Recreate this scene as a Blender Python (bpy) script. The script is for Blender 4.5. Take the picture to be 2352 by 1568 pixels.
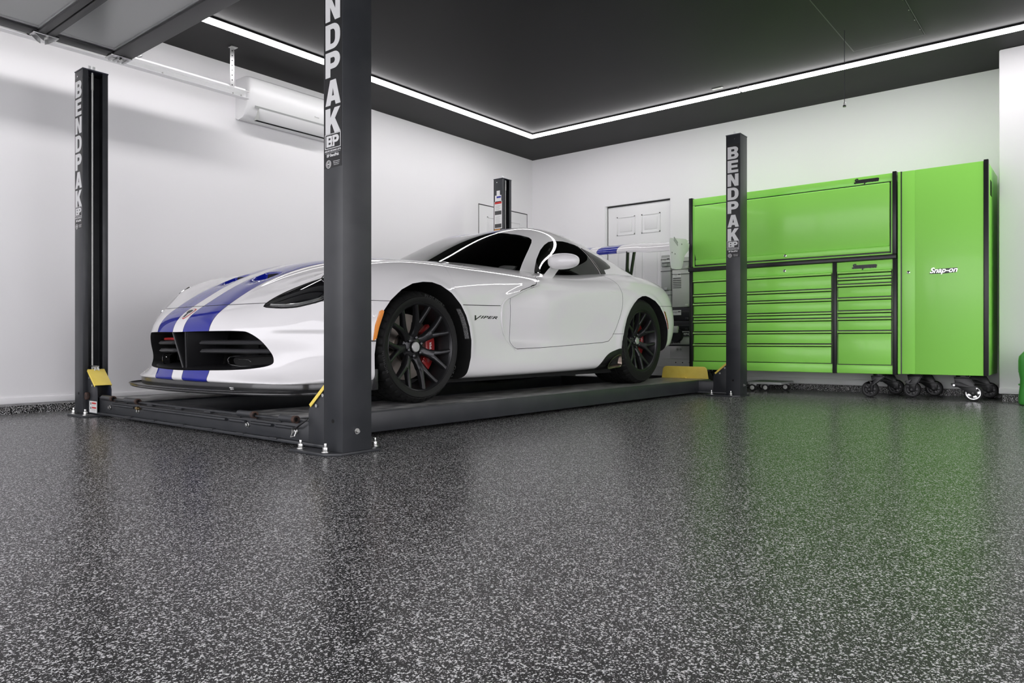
import bpy, bmesh, math, random
from mathutils import Vector, Matrix
from mathutils.bvhtree import BVHTree
import numpy as np

for _o in list(bpy.data.objects):
    bpy.data.objects.remove(_o, do_unlink=True)
scene = bpy.context.scene
COL = scene.collection
random.seed(7)
rng = np.random.default_rng(7)

# ------------------------------------------------------------------ camera
CAM_H = 0.467
cam_data = bpy.data.cameras.new('camera')
cam = bpy.data.objects.new('camera', cam_data)
COL.objects.link(cam)
cam.location = (0, 0, CAM_H)
cam.rotation_euler = (math.radians(90), 0, math.radians(39.0 - 90.0))
cam_data.sensor_width = 36.0
cam_data.sensor_fit = 'HORIZONTAL'
cam_data.lens = 1670.4 * 36.0 / 2352.0
cam_data.shift_y = 1.1 / 2352.0
cam_data.clip_start = 0.02
scene.camera = cam

# ------------------------------------------------------------------ world: overcast daylight outside the open garage door
world = bpy.data.worlds.new('world')
scene.world = world
world.use_nodes = True
_bg = world.node_tree.nodes['Background']
_bg.inputs[0].default_value = (0.97, 0.955, 1.0, 1)
_bg.inputs[1].default_value = 4.1
LED_POWER = 19.0

scene.view_settings.view_transform = 'Standard'
scene.view_settings.look = 'None'
scene.view_settings.gamma = 1.0
scene.view_settings.use_curve_mapping = False
scene.view_settings.exposure = 0.0
scene.cycles.max_bounces = 8
scene.cycles.diffuse_bounces = 5
scene.cycles.glossy_bounces = 4
scene.cycles.transparent_max_bounces = 12
scene.cycles.use_denoising = True
scene.cycles.sample_clamp_indirect = 8.0

# ------------------------------------------------------------------ materials
MATS = {}
def mat(name, color=(0.8, 0.8, 0.8), rough=0.5, metal=0.0, coat=0.0, emit=None, strength=0.0, spec=0.5, coat_rough=0.03):
    m = bpy.data.materials.new(name)
    m.use_nodes = True
    b = m.node_tree.nodes['Principled BSDF']
    b.inputs['Base Color'].default_value = (*color, 1)
    b.inputs['Roughness'].default_value = rough
    b.inputs['Metallic'].default_value = metal
    b.inputs['Coat Weight'].default_value = coat
    b.inputs['Coat Roughness'].default_value = coat_rough
    b.inputs['Specular IOR Level'].default_value = spec
    if emit:
        b.inputs['Emission Color'].default_value = (*emit, 1)
        b.inputs['Emission Strength'].default_value = strength
    MATS[name] = m
    return m

def N(m, kind, **kw):
    n = m.node_tree.nodes.new(kind)
    for k, v in kw.items():
        setattr(n, k, v)
    return n

def bsdf(m):
    return m.node_tree.nodes['Principled BSDF']

def add_noise_bump(m, scale, strength, dist=0.002, detail=3):
    tc = N(m, 'ShaderNodeTexCoord')
    no = N(m, 'ShaderNodeTexNoise')
    no.inputs['Scale'].default_value = scale
    no.inputs['Detail'].default_value = detail
    bu = N(m, 'ShaderNodeBump')
    bu.inputs['Strength'].default_value = strength
    bu.inputs['Distance'].default_value = dist
    L = m.node_tree.links
    L.new(tc.outputs['Object'], no.inputs['Vector'])
    L.new(no.outputs['Fac'], bu.inputs['Height'])
    L.new(bu.outputs['Normal'], bsdf(m).inputs['Normal'])
    return no

def add_color_noise(m, scale, c1, c2, lo=0.35, hi=0.65, detail=4, input_name='Base Color'):
    tc = N(m, 'ShaderNodeTexCoord')
    no = N(m, 'ShaderNodeTexNoise')
    no.inputs['Scale'].default_value = scale
    no.inputs['Detail'].default_value = detail
    cr = N(m, 'ShaderNodeValToRGB')
    cr.color_ramp.elements[0].position = lo
    cr.color_ramp.elements[1].position = hi
    cr.color_ramp.elements[0].color = (*c1, 1)
    cr.color_ramp.elements[1].color = (*c2, 1)
    L = m.node_tree.links
    L.new(tc.outputs['Object'], no.inputs['Vector'])
    L.new(no.outputs['Fac'], cr.inputs['Fac'])
    L.new(cr.outputs['Color'], bsdf(m).inputs[input_name])

mat('wall_white', (0.875, 0.866, 0.873), 0.6); add_noise_bump(MATS['wall_white'], 60, 0.08)
mat('door_white', (0.82, 0.82, 0.82), 0.4)
mat('ceiling_black', (0.0055, 0.0057, 0.0057), 0.55, spec=0.25); add_noise_bump(MATS['ceiling_black'], 90, 0.15)
mat('lift_grey', (0.050, 0.052, 0.058), 0.38); add_noise_bump(MATS['lift_grey'], 500, 0.08, 0.0005)
add_color_noise(MATS['lift_grey'], 9, (0.024, 0.026, 0.030), (0.033, 0.035, 0.039))
mat('lift_blue', (0.022, 0.025, 0.040), 0.35)
mat('deck_worn_sheen', (0.10, 0.10, 0.10), 0.32)
add_color_noise(MATS['deck_worn_sheen'], 14, (0.09, 0.09, 0.092), (0.40, 0.395, 0.385), 0.35, 0.70, 8)  # worn patches; the pale tone also stands in for the wall's reflection
mat('letter_white', (0.72, 0.72, 0.72), 0.5)
mat('decal_black', (0.008, 0.008, 0.009), 0.4)
mat('black_steel', (0.012, 0.012, 0.013), 0.35)
mat('black_matte', (0.006, 0.006, 0.006), 0.8)
mat('dark_void', (0.003, 0.003, 0.003), 0.9)
mat('chrome', (0.78, 0.78, 0.78), 0.15, 1.0)
mat('zinc', (0.62, 0.62, 0.60), 0.32, 1.0)
mat('galvanised', (0.60, 0.60, 0.60), 0.3, 1.0)
mat('yellow', (0.86, 0.62, 0.09), 0.45); add_color_noise(MATS['yellow'], 18, (0.92, 0.70, 0.12), (0.96, 0.75, 0.15))
mat('rust', (0.14, 0.055, 0.03), 0.75); add_color_noise(MATS['rust'], 60, (0.025, 0.018, 0.016), (0.085, 0.040, 0.026))
mat('cab_green', (0.35, 0.88, 0.135), 0.34, 0, 0.22, spec=0.35, coat_rough=0.10)
mat('grip_trim', (0.42, 0.88, 0.18), 0.2, 0, 0.5)
mat('brass', (0.55, 0.40, 0.18), 0.3, 1.0)
mat('sticker_white', (0.75, 0.75, 0.74), 0.5)
mat('sticker_red', (0.55, 0.02, 0.02), 0.5)
mat('sticker_orange', (0.75, 0.30, 0.04), 0.5)
mat('sticker_blue', (0.02, 0.03, 0.30), 0.5)
mat('sticker_ink', (0.06, 0.06, 0.06), 0.6)
mat('plastic_white', (0.80, 0.80, 0.80), 0.28)
mat('plastic_light', (0.55, 0.56, 0.53), 0.4)
mat('plastic_grey', (0.42, 0.43, 0.42), 0.45)
mat('plastic_black', (0.010, 0.010, 0.011), 0.4)
mat('jug_green', (0.06, 0.34, 0.05), 0.3)
mat('rubber', (0.012, 0.012, 0.012), 0.65)
mat('wood', (0.45, 0.30, 0.14), 0.6)
add_color_noise(MATS['wood'], 30, (0.36, 0.23, 0.10), (0.50, 0.35, 0.18))
mat('door_steel', (0.40, 0.41, 0.40), 0.30, 0.25)
mat('door_frame_steel', (0.012, 0.012, 0.013), 0.45)
mat('track_zinc', (0.86, 0.86, 0.86), 0.35, 0.2)
mat('cord', (0.02, 0.02, 0.03), 0.7)
mat('rope_white', (0.6, 0.6, 0.58), 0.6)
mat('led', (1, 1, 1), 0.5, emit=(1.0, 0.975, 0.99), strength=LED_POWER)
mat('bounce_concrete', (0.60, 0.60, 0.60), 0.9)  # unseen driveway, tone raised to bounce fill daylight indoors

def floor_material():
    m = mat('flake_epoxy', (0.02, 0.02, 0.02), 0.22, coat=0.0)
    nt = m.node_tree; L = nt.links; b = bsdf(m)
    tc = N(m, 'ShaderNodeTexCoord')
    warp = N(m, 'ShaderNodeTexNoise'); warp.inputs['Scale'].default_value = 320; warp.inputs['Detail'].default_value = 1
    mx = N(m, 'ShaderNodeVectorMath', operation='SCALE'); mx.inputs['Scale'].default_value = 0.004
    ad = N(m, 'ShaderNodeVectorMath', operation='ADD')
    L.new(tc.outputs['Object'], warp.inputs['Vector'])
    L.new(warp.outputs['Color'], mx.inputs[0])
    L.new(tc.outputs['Object'], ad.inputs[0]); L.new(mx.outputs[0], ad.inputs[1])
    vs = []
    for sc in (290.0, 430.0, 720.0):
        v = N(m, 'ShaderNodeTexVoronoi'); v.inputs['Scale'].default_value = sc
        L.new(ad.outputs[0], v.inputs['Vector']); vs.append(v)
    ramps = []
    for v, cut in zip(vs, (0.905, 0.925, 0.935)):
        sx = N(m, 'ShaderNodeSeparateColor'); L.new(v.outputs['Color'], sx.inputs[0])
        r = N(m, 'ShaderNodeValToRGB')
        r.color_ramp.interpolation = 'CONSTANT'
        e = r.color_ramp.elements
        e[0].position = 0; e[0].color = (0.0025, 0.0025, 0.0025, 1)
        e[1].position = 0.52; e[1].color = (0.006, 0.006, 0.0065, 1)
        a = e.new(0.78); a.color = (0.030, 0.030, 0.030, 1)
        a = e.new(cut); a.color = (0.68, 0.68, 0.68, 1)
        L.new(sx.outputs[0], r.inputs['Fac']); ramps.append(r)
    mixc = N(m, 'ShaderNodeMix', data_type='RGBA', blend_type='LIGHTEN')
    mixc.inputs['Factor'].default_value = 1.0
    L.new(ramps[0].outputs['Color'], mixc.inputs['A']); L.new(ramps[1].outputs['Color'], mixc.inputs['B'])
    mix2 = N(m, 'ShaderNodeMix', data_type='RGBA', blend_type='LIGHTEN'); mix2.inputs['Factor'].default_value = 1.0
    L.new(mixc.outputs['Result'], mix2.inputs['A']); L.new(ramps[2].outputs['Color'], mix2.inputs['B'])
    L.new(mix2.outputs['Result'], b.inputs['Base Color'])
    # gently uneven clear coat
    no = N(m, 'ShaderNodeTexNoise'); no.inputs['Scale'].default_value = 130; no.inputs['Detail'].default_value = 2
    bu = N(m, 'ShaderNodeBump'); bu.inputs['Strength'].default_value = 0.20; bu.inputs['Distance'].default_value = 0.0012
    L.new(tc.outputs['Object'], no.inputs['Vector']); L.new(no.outputs['Fac'], bu.inputs['Height'])
    L.new(bu.outputs['Normal'], b.inputs['Normal'])
    b.inputs['Roughness'].default_value = 0.27
    b.inputs['Specular IOR Level'].default_value = 0.13
    return m
floor_material()

# ------------------------------------------------------------------ object helpers
def tag(o, label=None, cat=None, group=None, kind=None):
    if label: o['label'] = label
    if cat: o['category'] = cat
    if group: o['group'] = group
    if kind: o['kind'] = kind
    return o

ORIGIN = {}
def empty(name, loc, label, cat, group=None):
    o = bpy.data.objects.new(name, None)
    o.empty_display_size = 0.1
    COL.objects.link(o); o.location = loc
    ORIGIN[o.name] = Vector(loc)
    return tag(o, label, cat, group)

def link_mesh(name, me, material, parent=None, origin=None):
    o = bpy.data.objects.new(name, me)
    COL.objects.link(o)
    if material is not None:
        me.materials.clear()
        for m in (material if isinstance(material, (list, tuple)) else [material]):
            me.materials.append(MATS[m] if isinstance(m, str) else m)
    if parent is not None:
        o.parent = parent
        ORIGIN[o.name] = ORIGIN.get(parent.name, Vector((0, 0, 0)))
    else:
        ORIGIN[o.name] = Vector(origin or (0, 0, 0))
        if origin: o.location = origin
    return o

def basis(d):
    d = Vector(d).normalized()
    a = Vector((0, 0, 1)) if abs(d.z) < 0.9 else Vector((1, 0, 0))
    u = d.cross(a).normalized(); v = d.cross(u).normalized()
    return u, v

class MB:
    """collects world-space shapes into one mesh"""
    def __init__(s): s.v = []; s.f = []; s.m = []
    def add(s, v, f, mi=0):
        k = len(s.v); s.v += [tuple(p) for p in v]; s.f += [tuple(i + k for i in q) for q in f]; s.m += [mi] * len(f); return s
    def box(s, x0, x1, y0, y1, z0, z1, mi=0):
        x0, x1 = min(x0, x1), max(x0, x1); y0, y1 = min(y0, y1), max(y0, y1); z0, z1 = min(z0, z1), max(z0, z1)
        v = [(x0,y0,z0),(x1,y0,z0),(x1,y1,z0),(x0,y1,z0),(x0,y0,z1),(x1,y0,z1),(x1,y1,z1),(x0,y1,z1)]
        return s.add(v, [(3,2,1,0),(4,5,6,7),(0,1,5,4),(1,2,6,5),(2,3,7,6),(3,0,4,7)], mi)
    def obox(s, c, ax, ay, az, mi=0):
        c = Vector(c); ax, ay, az = Vector(ax), Vector(ay), Vector(az)
        v = [c+sx*ax+sy*ay+sz*az for sz in (-1,1) for sx,sy in ((-1,-1),(1,-1),(1,1),(-1,1))]
        return s.add(v, [(3,2,1,0),(4,5,6,7),(0,1,5,4),(1,2,6,5),(2,3,7,6),(3,0,4,7)], mi)
    def cyl(s, p0, p1, r, n=16, r1=None, mi=0):
        p0, p1 = Vector(p0), Vector(p1); u, v = basis(p1 - p0); r1 = r if r1 is None else r1
        vs = []
        for p, rr in ((p0, r), (p1, r1)):
            for i in range(n):
                a = 2*math.pi*i/n; vs.append(p + rr*(math.cos(a)*u + math.sin(a)*v))
        fs = [(i, (i+1) % n, n+(i+1) % n, n+i) for i in range(n)]
        fs += [tuple(range(n-1, -1, -1)), tuple(range(n, 2*n))]
        return s.add(vs, fs, mi)
    def pipe(s, p0, p1, r, ri, n=16, mi=0):
        p0, p1 = Vector(p0), Vector(p1); d = (p1-p0).length
        return s.lathe([(r,0),(r,d),(ri,d),(ri,0)], p0, p1-p0, n, closed=True, mi=mi)
    def lathe(s, prof, c, axis, n=32, closed=False, mi=0, a0=0.0, a1=2*math.pi):
        c = Vector(c); ax = Vector(axis).normalized(); u, v = basis(ax)
        full = abs(a1-a0) > 6.28
        m = n if full else n+1
        vs = []
        for i in range(m):
            a = a0+(a1-a0)*i/n; d = math.cos(a)*u+math.sin(a)*v
            for r, h in prof: vs.append(c+ax*h+d*r)
        k = len(prof); fs = []
        for i in range(n):
            j = (i+1) % m
            for t in range(k if closed else k-1):
                t2 = (t+1) % k
                fs.append((i*k+t, j*k+t, j*k+t2, i*k+t2))
        return s.add(vs, fs, mi)
    def tube(s, pts, r, n=8, mi=0, caps=True):
        pts = [Vector(p) for p in pts]; rings = []; prev = None
        for i, p in enumerate(pts):
            d = (pts[min(i+1, len(pts)-1)] - pts[max(i-1, 0)]).normalized()
            if prev is None: u, v = basis(d)
            else:
                u = (prev - d*prev.dot(d)).normalized(); v = d.cross(u)
            prev = u
            rr = r[i] if isinstance(r, (list, tuple)) else r
            rings.append([p + rr*(math.cos(2*math.pi*k/n)*u + math.sin(2*math.pi*k/n)*v) for k in range(n)])
        vs = [q for rg in rings for q in rg]; fs = []
        for i in range(len(rings)-1):
            for k in range(n):
                fs.append((i*n+k, i*n+(k+1) % n, (i+1)*n+(k+1) % n, (i+1)*n+k))
        if caps: fs += [tuple(range(n-1, -1, -1)), tuple(range((len(rings)-1)*n, len(rings)*n))]
        return s.add(vs, fs, mi)
    def prism(s, poly, axis, a, b, mi=0):
        """poly: 2D points in the two other axes (cyclic order), extruded along axis from a to b"""
        def P(p, h):
            return {'x': (h, p[0], p[1]), 'y': (p[0], h, p[1]), 'z': (p[0], p[1], h)}[axis]
        n = len(poly)
        vs = [P(p, a) for p in poly] + [P(p, b) for p in poly]
        fs = [(i, (i+1) % n, n+(i+1) % n, n+i) for i in range(n)] + [tuple(range(n-1, -1, -1)), tuple(range(n, 2*n))]
        return s.add(vs, fs, mi)
    def build(s, name, material, parent=None, bevel=0.0, seg=2, smooth=False, origin=None, angle=35, local=False):
        og = Vector((0,0,0)) if local else (ORIGIN[parent.name] if parent is not None else Vector(origin or (0,0,0)))
        me = bpy.data.meshes.new(name)
        me.from_pydata([(p[0]-og.x, p[1]-og.y, p[2]-og.z) for p in s.v], [], s.f)
        bm = bmesh.new(); bm.from_mesh(me)
        bmesh.ops.recalc_face_normals(bm, faces=bm.faces)
        if bevel > 0:
            ed = [e for e in bm.edges if len(e.link_faces) == 2 and e.calc_face_angle(0) > math.radians(30)]
            bmesh.ops.bevel(bm, geom=ed, offset=bevel, segments=seg, profile=0.5, affect='EDGES', clamp_overlap=True)
        bm.to_mesh(me); bm.free()
        if not bevel and any(s.m):
            me.polygons.foreach_set('material_index', s.m)
        if smooth or bevel > 0:
            me.shade_smooth(); me.set_sharp_from_angle(angle=math.radians(angle))
        return link_mesh(name, me, material, parent, origin if parent is None else None)

def copy_part(o, parent, name=None):
    c = o.copy(); COL.objects.link(c); c.parent = parent
    ORIGIN[c.name] = ORIGIN.get(parent.name, Vector((0,0,0)))
    for ch in list(o.children): copy_part(ch, c)
    return c

def curve_mesh(splines, extrude=0.001, bevel=0.0):
    cu = bpy.data.curves.new('tmp', 'CURVE'); cu.dimensions = '2D'; cu.fill_mode = 'BOTH'; cu.extrude = extrude
    cu.bevel_depth = bevel
    for pts in splines:
        sp = cu.splines.new('POLY'); sp.points.add(len(pts)-1)
        for p, q in zip(sp.points, pts): p.co = (q[0], q[1], 0, 1)
        sp.use_cyclic_u = True
    o = bpy.data.objects.new('tmp', cu); COL.objects.link(o)
    bpy.context.view_layer.update()
    me = bpy.data.meshes.new_from_object(o.evaluated_get(bpy.context.evaluated_depsgraph_get()))
    bpy.data.objects.remove(o); bpy.data.curves.remove(cu)
    return me

def text_mesh(body, size, extrude=0.0008, offset=0.0, shear=0.0, align='CENTER', spacing=1.0, bevel=0.0):
    cu = bpy.data.curves.new('tmp', 'FONT'); cu.body = body; cu.size = size; cu.extrude = extrude
    cu.offset = offset; cu.shear = shear; cu.align_x = align; cu.align_y = 'CENTER'; cu.space_character = spacing
    cu.bevel_depth = bevel
    cu.resolution_u = 4
    o = bpy.data.objects.new('tmp', cu); COL.objects.link(o)
    bpy.context.view_layer.update()
    me = bpy.data.meshes.new_from_object(o.evaluated_get(bpy.context.evaluated_depsgraph_get()))
    bpy.data.objects.remove(o); bpy.data.curves.remove(cu)
    return me

def place_mesh(name, me, material, parent, x_axis, y_axis, pos):
    """flat mesh in XY placed with its x and y along world axes at pos"""
    x = Vector(x_axis).normalized(); y = Vector(y_axis).normalized(); z = x.cross(y)
    M = Matrix(((x.x, y.x, z.x, pos[0]), (x.y, y.y, z.y, pos[1]), (x.z, y.z, z.z, pos[2]), (0, 0, 0, 1)))
    og = ORIGIN[parent.name] if parent is not None else Vector((0,0,0))
    me.transform(Matrix.Translation(-og) @ M)
    me.name = name
    return link_mesh(name, me, material, parent)

def join_meshes(meshes):
    bm = bmesh.new()
    for me in meshes:
        bm.from_mesh(me)
    out = bpy.data.meshes.new('joined'); bm.to_mesh(out); bm.free()
    return out

def arc(cx, cy, r, a0, a1, n=6, ry=None):
    ry = r if ry is None else ry
    return [(cx+r*math.cos(math.radians(a0+(a1-a0)*i/n)), cy+ry*math.sin(math.radians(a0+(a1-a0)*i/n))) for i in range(n+1)]
def rrect(x0, x1, y0, y1, r, n=4):
    return arc(x1-r, y0+r, r, -90, 0, n) + arc(x1-r, y1-r, r, 0, 90, n) + arc(x0+r, y1-r, r, 90, 180, n) + arc(x0+r, y0+r, r, 180, 270, n)
# ------------------------------------------------------------------ the room
WA, WB, WR, CH = 5.62, 7.357, 6.883, 2.773      # left wall (Y), back wall (X), right return (X), ceiling height
X0, Y0 = -2.0, -3.4

def structure(name, mb, material, bevel=0.0, parent=None, **kw):
    o = mb.build(name, material, parent, bevel=bevel, **kw)
    if parent is None: o['kind'] = 'structure'
    return o

structure('floor', MB().box(X0-0.3, WB+0.3, Y0-0.3, WA+0.3, -0.12, 0.0), 'flake_epoxy')
structure('ceiling', MB().box(X0-0.3, WB+0.3, Y0-0.3, WA+0.3, CH, CH+0.15), 'ceiling_black')
# left wall stands on a low flake-coated kerb
structure('wall_left', MB().box(X0, WB+0.2, WA, WA+0.2, 0.04, CH), 'wall_white')
structure('trim_1', MB().box(X0, WB, WA-0.14, WA+0.02, 0.0, 0.052), 'flake_epoxy')
structure('baseboard_left', MB().box(X0, WB, WA-0.014, WA, 0.056, 0.098), 'wall_white', 0.004)
structure('wall_back', MB().box(WB, WB+0.2, 0.3, 3.70, 0.0, CH).box(WB, WB+0.2, 4.545, WA+0.1, 0.0, CH).box(WB, WB+0.2, 3.70, 4.545, 2.06, CH), 'wall_white')
structure('baseboard_back', MB().box(WB-0.014, WB, 0.65, 3.66, 0.060, 0.115).box(WB-0.014, WB, 4.59, WA, 0.06, 0.115), 'wall_white', 0.004)
structure('trim_2', MB().box(WB-0.05, WB, 0.65, WA, 0.0, 0.058), 'flake_epoxy')
structure('wall_right', MB().box(WR, WB+0.2, Y0-0.2, 0.626, 0.056, CH), 'wall_white', 0.012)
structure('baseboard_right', MB().box(WR-0.014, WR, Y0, 0.626, 0.060, 0.105), 'wall_white', 0.004)
structure('trim_3', MB().box(WR-0.045, WR, Y0, 0.60, 0.0, 0.056), 'flake_epoxy')
# wall behind the camera with the open garage doorway, and the far side wall with an unseen opening added for fill daylight
structure('wall_front', MB().box(X0-0.2, X0, Y0, -2.6, 0, CH).box(X0-0.2, X0, 5.5, WA+0.2, 0, CH).box(X0-0.2, X0, -2.6, 5.5, 2.35, CH), 'wall_white')
structure('wall_side', MB().box(X0, -1.2, Y0-0.2, Y0, 0, CH).box(4.9, WB, Y0-0.2, Y0, 0, CH).box(-1.2, 4.9, Y0-0.2, Y0, 2.45, CH), 'wall_white')
g = MB().box(X0-12, X0-0.3, -14, 14, -0.13, -0.02).box(X0-0.3, 14, -14, Y0-0.3, -0.13, -0.02)
structure('driveway_ground', g, 'bounce_concrete')

# six-panel white door in the back wall, recessed in its opening
def panel_door(name, axis, pos, a0, a1, z1, depth, face_dir, parent_label):
    """flush slab with raised panels. axis 'x': slab plane at X=pos spanning Y a0..a1"""
    d = MB()
    def bx(mb, p0, p1, a, b, c, e):
        if axis == 'x': mb.box(p0, p1, a, b, c, e)
        else: mb.box(a, b, p0, p1, c, e)
    bx(d, pos, pos+0.04*face_dir, a0, a1, 0.09, z1)
    o = d.build(name, 'door_white', None, bevel=0.003); o['kind'] = 'structure'
    w = a1-a0
    for (z_0, z_1) in ((z1-0.34, z1-0.12), (z1-1.12, z1-0.46), (0.25, z1-1.30)):
        for k in (0, 1):
            c0 = a0+w*(0.15+0.40*k); c1 = c0+w*0.30
            fr = MB(); t = 0.016; q = -0.006*face_dir
            for (aa, bb, cc, ee) in ((c0, c1, z_0, z_0+t), (c0, c1, z_1-t, z_1), (c0, c0+t, z_0, z_1), (c1-t, c1, z_0, z_1)):
                bx(fr, pos, pos+q, aa, bb, cc, ee)
            fr.build('panel_moulding', 'door_white', o, bevel=0.002)
            pn = MB(); bx(pn, pos, pos-0.004*face_dir, c0+0.04, c1-0.04, z_0+0.04, z_1-0.04)
            pn.build('raised_panel', 'door_white', o, bevel=0.003)
    return o
d1 = panel_door('door_1', 'x', WB+0.035, 3.72, 4.525, 2.045, 0.04, 1, '')
# dark seal line around the slab, plus an added backing that blocks light behind it
MB().box(WB+0.08, WB+0.1, 3.6, 4.6, 0.0, 2.2).box(WB+0.034, WB+0.06, 3.70, 4.545, 0.0, 0.091).box(WB+0.034, WB+0.06, 4.525, 4.545, 0.0, 2.06).box(WB+0.034, WB+0.06, 3.70, 4.545, 2.045, 2.06).build('door_seal', 'black_steel', d1)
MB().box(WB+0.01, WB+0.034, 4.53, 4.545, 0.0, 2.06).box(WB+0.01, WB+0.034, 3.70, 3.712, 0, 2.06).build('door_jamb', 'door_white', d1)
# flush white door in the left wall by the corner
d2 = panel_door('door_2', 'y', WA-0.004, 6.33, 7.235, 2.065, 0.04, 1, '')
MB().box(6.322, 7.243, WA-0.004, WA, 2.066, 2.076).box(6.320, 6.326, WA-0.003, WA, 0.1, 2.076).box(7.238, 7.244, WA-0.003, WA, 0.1, 2.076).build('door_gap', 'black_steel', d2)

# ceiling hatch with its pull cord
hatch = MB().box(4.75, 6.18, 1.03, 1.52, CH-0.005, CH-0.0005).build('ceiling_hatch', 'ceiling_black', None)
tag(hatch, 'black attic hatch panel flush in the black ceiling above the cabinets', 'hatch')
MB().box(4.74, 6.19, 1.022, 1.028, CH-0.003, CH).box(4.74, 6.19, 1.522, 1.528, CH-0.003, CH).box(6.182, 6.19, 1.022, 1.528, CH-0.003, CH).build('gap_trim', 'black_steel', hatch)
for k in range(7):
    MB().cyl((4.85+0.2*k, 1.035, CH-0.008), (4.85+0.2*k, 1.035, CH-0.004), 0.004, 8).build('screw', 'zinc', hatch)
pc = empty('pull_cord', (5.72, 1.472, 2.20), 'thin dark pull cord with a small end toggle hanging from the ceiling hatch', 'cord')
MB().tube([(5.72, 1.472, CH-0.005), (5.722, 1.472, 2.5), (5.72, 1.472, 2.235)], 0.0022, 6).build('cord_line', 'cord', pc)
MB().lathe([(0.0, 0), (0.009, 0), (0.011, 0.006), (0.010, 0.03), (0.004, 0.036), (0, 0.036)], (5.72, 1.472, 2.203), (0, 0, 1), 16).build('toggle', 'zinc', pc, smooth=True)
MB().lathe([(0.0115, 0), (0.0115, 0.012), (0.008, 0.012)], (5.72, 1.472, 2.202), (0, 0, 1), 16).build('toggle_cap', 'black_steel', pc, smooth=True)

# ------------------------------------------------------------------ LED strips round the ceiling
def led(p0, p1, w, label):
    (xa, ya), (xb, yb) = p0, p1
    r = empty('led_strip_light', ((xa+xb)/2, (ya+yb)/2, CH), label, 'light', 'ceiling light strips')
    if abs(xb-xa) > abs(yb-ya):
        box = (xa, xb, ya-w/2, ya+w/2)
    else:
        box = (xa-w/2, xa+w/2, ya, yb)
    x0, x1, y0, y1 = min(box[0], box[1]), max(box[0], box[1]), min(box[2], box[3]), max(box[2], box[3])
    MB().box(x0-0.002, x1+0.002, y0-0.002, y1+0.002, CH-0.014, CH-0.002).build('housing', 'black_steel', r)
    MB().box(x0, x1, y0, y1, CH-0.028, CH-0.0145).build('diffuser', 'led', r, bevel=0.004)
LX, LY = 6.44, 4.93
led((-0.6, LY), (LX+0.04, LY), 0.078, 'glowing white light strip along the ceiling beside the left wall')
led((LX, 2.56), (LX, LY-0.042), 0.078, 'glowing ceiling light strip in front of the back wall, part nearer the room corner')
led((LX, -2.7), (LX, 2.545), 0.078, 'glowing ceiling light strip above the green cabinets, right of the joint')
led((-0.6, -2.7), (LX-0.042, -2.7), 0.078, 'glowing ceiling light strip on the far side behind the camera')
tape = MB().box(6.30, 6.33, 2.66, 2.76, CH-0.004, CH).build('tape_patch', 'plastic_grey', None)
tag(tape, 'small grey tape patch stuck on the black ceiling beside the light strip', 'tape')
# ------------------------------------------------------------------ four-post car lift
def glyph(ch):
    """heavy block letters in a 0.86 x 1 cell: list of closed outlines (holes included)"""
    A = arc
    if ch == 'B':
        return [[(0,0)] + A(0.56,0.27,0.30,-90,45,6,0.27) + [(0.72,0.51)] + A(0.53,0.745,0.30,-30,90,6,0.255) + [(0,1)],
                [(0.29,0.20)] + A(0.48,0.295,0.085,-90,90,5,0.095) + [(0.29,0.39)],
                [(0.29,0.61)] + A(0.46,0.705,0.085,-90,90,5,0.095) + [(0.29,0.80)]]
    if ch == 'E':
        return [[(0,0),(0.84,0),(0.84,0.22),(0.30,0.22),(0.30,0.395),(0.78,0.395),(0.78,0.605),(0.30,0.605),(0.30,0.78),(0.82,0.78),(0.82,1),(0,1)]]
    if ch == 'N':
        return [[(0,0),(0.28,0),(0.28,0.55),(0.56,0),(0.86,0),(0.86,1),(0.58,1),(0.58,0.45),(0.30,1),(0,1)]]
    if ch == 'D':
        return [[(0,0)] + A(0.44,0.42,0.42,-90,0,6,0.42) + A(0.44,0.58,0.42,0,90,6,0.42) + [(0,1)],
                [(0.29,0.21)] + A(0.42,0.40,0.15,-90,0,4,0.19) + A(0.42,0.60,0.15,0,90,4,0.19) + [(0.29,0.79)]]
    if ch == 'P':
        return [[(0,0),(0.29,0),(0.29,0.33)] + A(0.52,0.665,0.34,-90,90,10,0.335) + [(0,1)],
                [(0.29,0.55)] + A(0.45,0.665,0.11,-90,90,6,0.115) + [(0.29,0.78)]]
    if ch == 'A':
        return [[(0,0),(0.29,0),(0.335,0.17),(0.555,0.17),(0.60,0),(0.89,0),(0.61,1),(0.28,1)], [(0.385,0.37),(0.505,0.37),(0.445,0.68)]]
    if ch == 'K':
        return [[(0,0),(0.29,0),(0.29,0.30),(0.36,0.39),(0.54,0),(0.89,0),(0.56,0.58),(0.87,1),(0.54,1),(0.29,0.62),(0.29,1),(0,1)]]
    return []

def word_column(word, w, h, pitch):
    sp = []
    for i, ch in enumerate(word):
        for ol in glyph(ch):
            sp.append([((x-0.43)*w, (y-1)*h - i*pitch) for x, y in ol])
    return sp

LIFT = empty('four_post_lift', (4.0, 3.78, 0.0), 'dark grey four-post car lift with lowered runways under the white sports car', 'car lift')
POST_A, POST_B = 0.127, 0.152       # size across the lift (Y) and along it (X)

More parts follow.
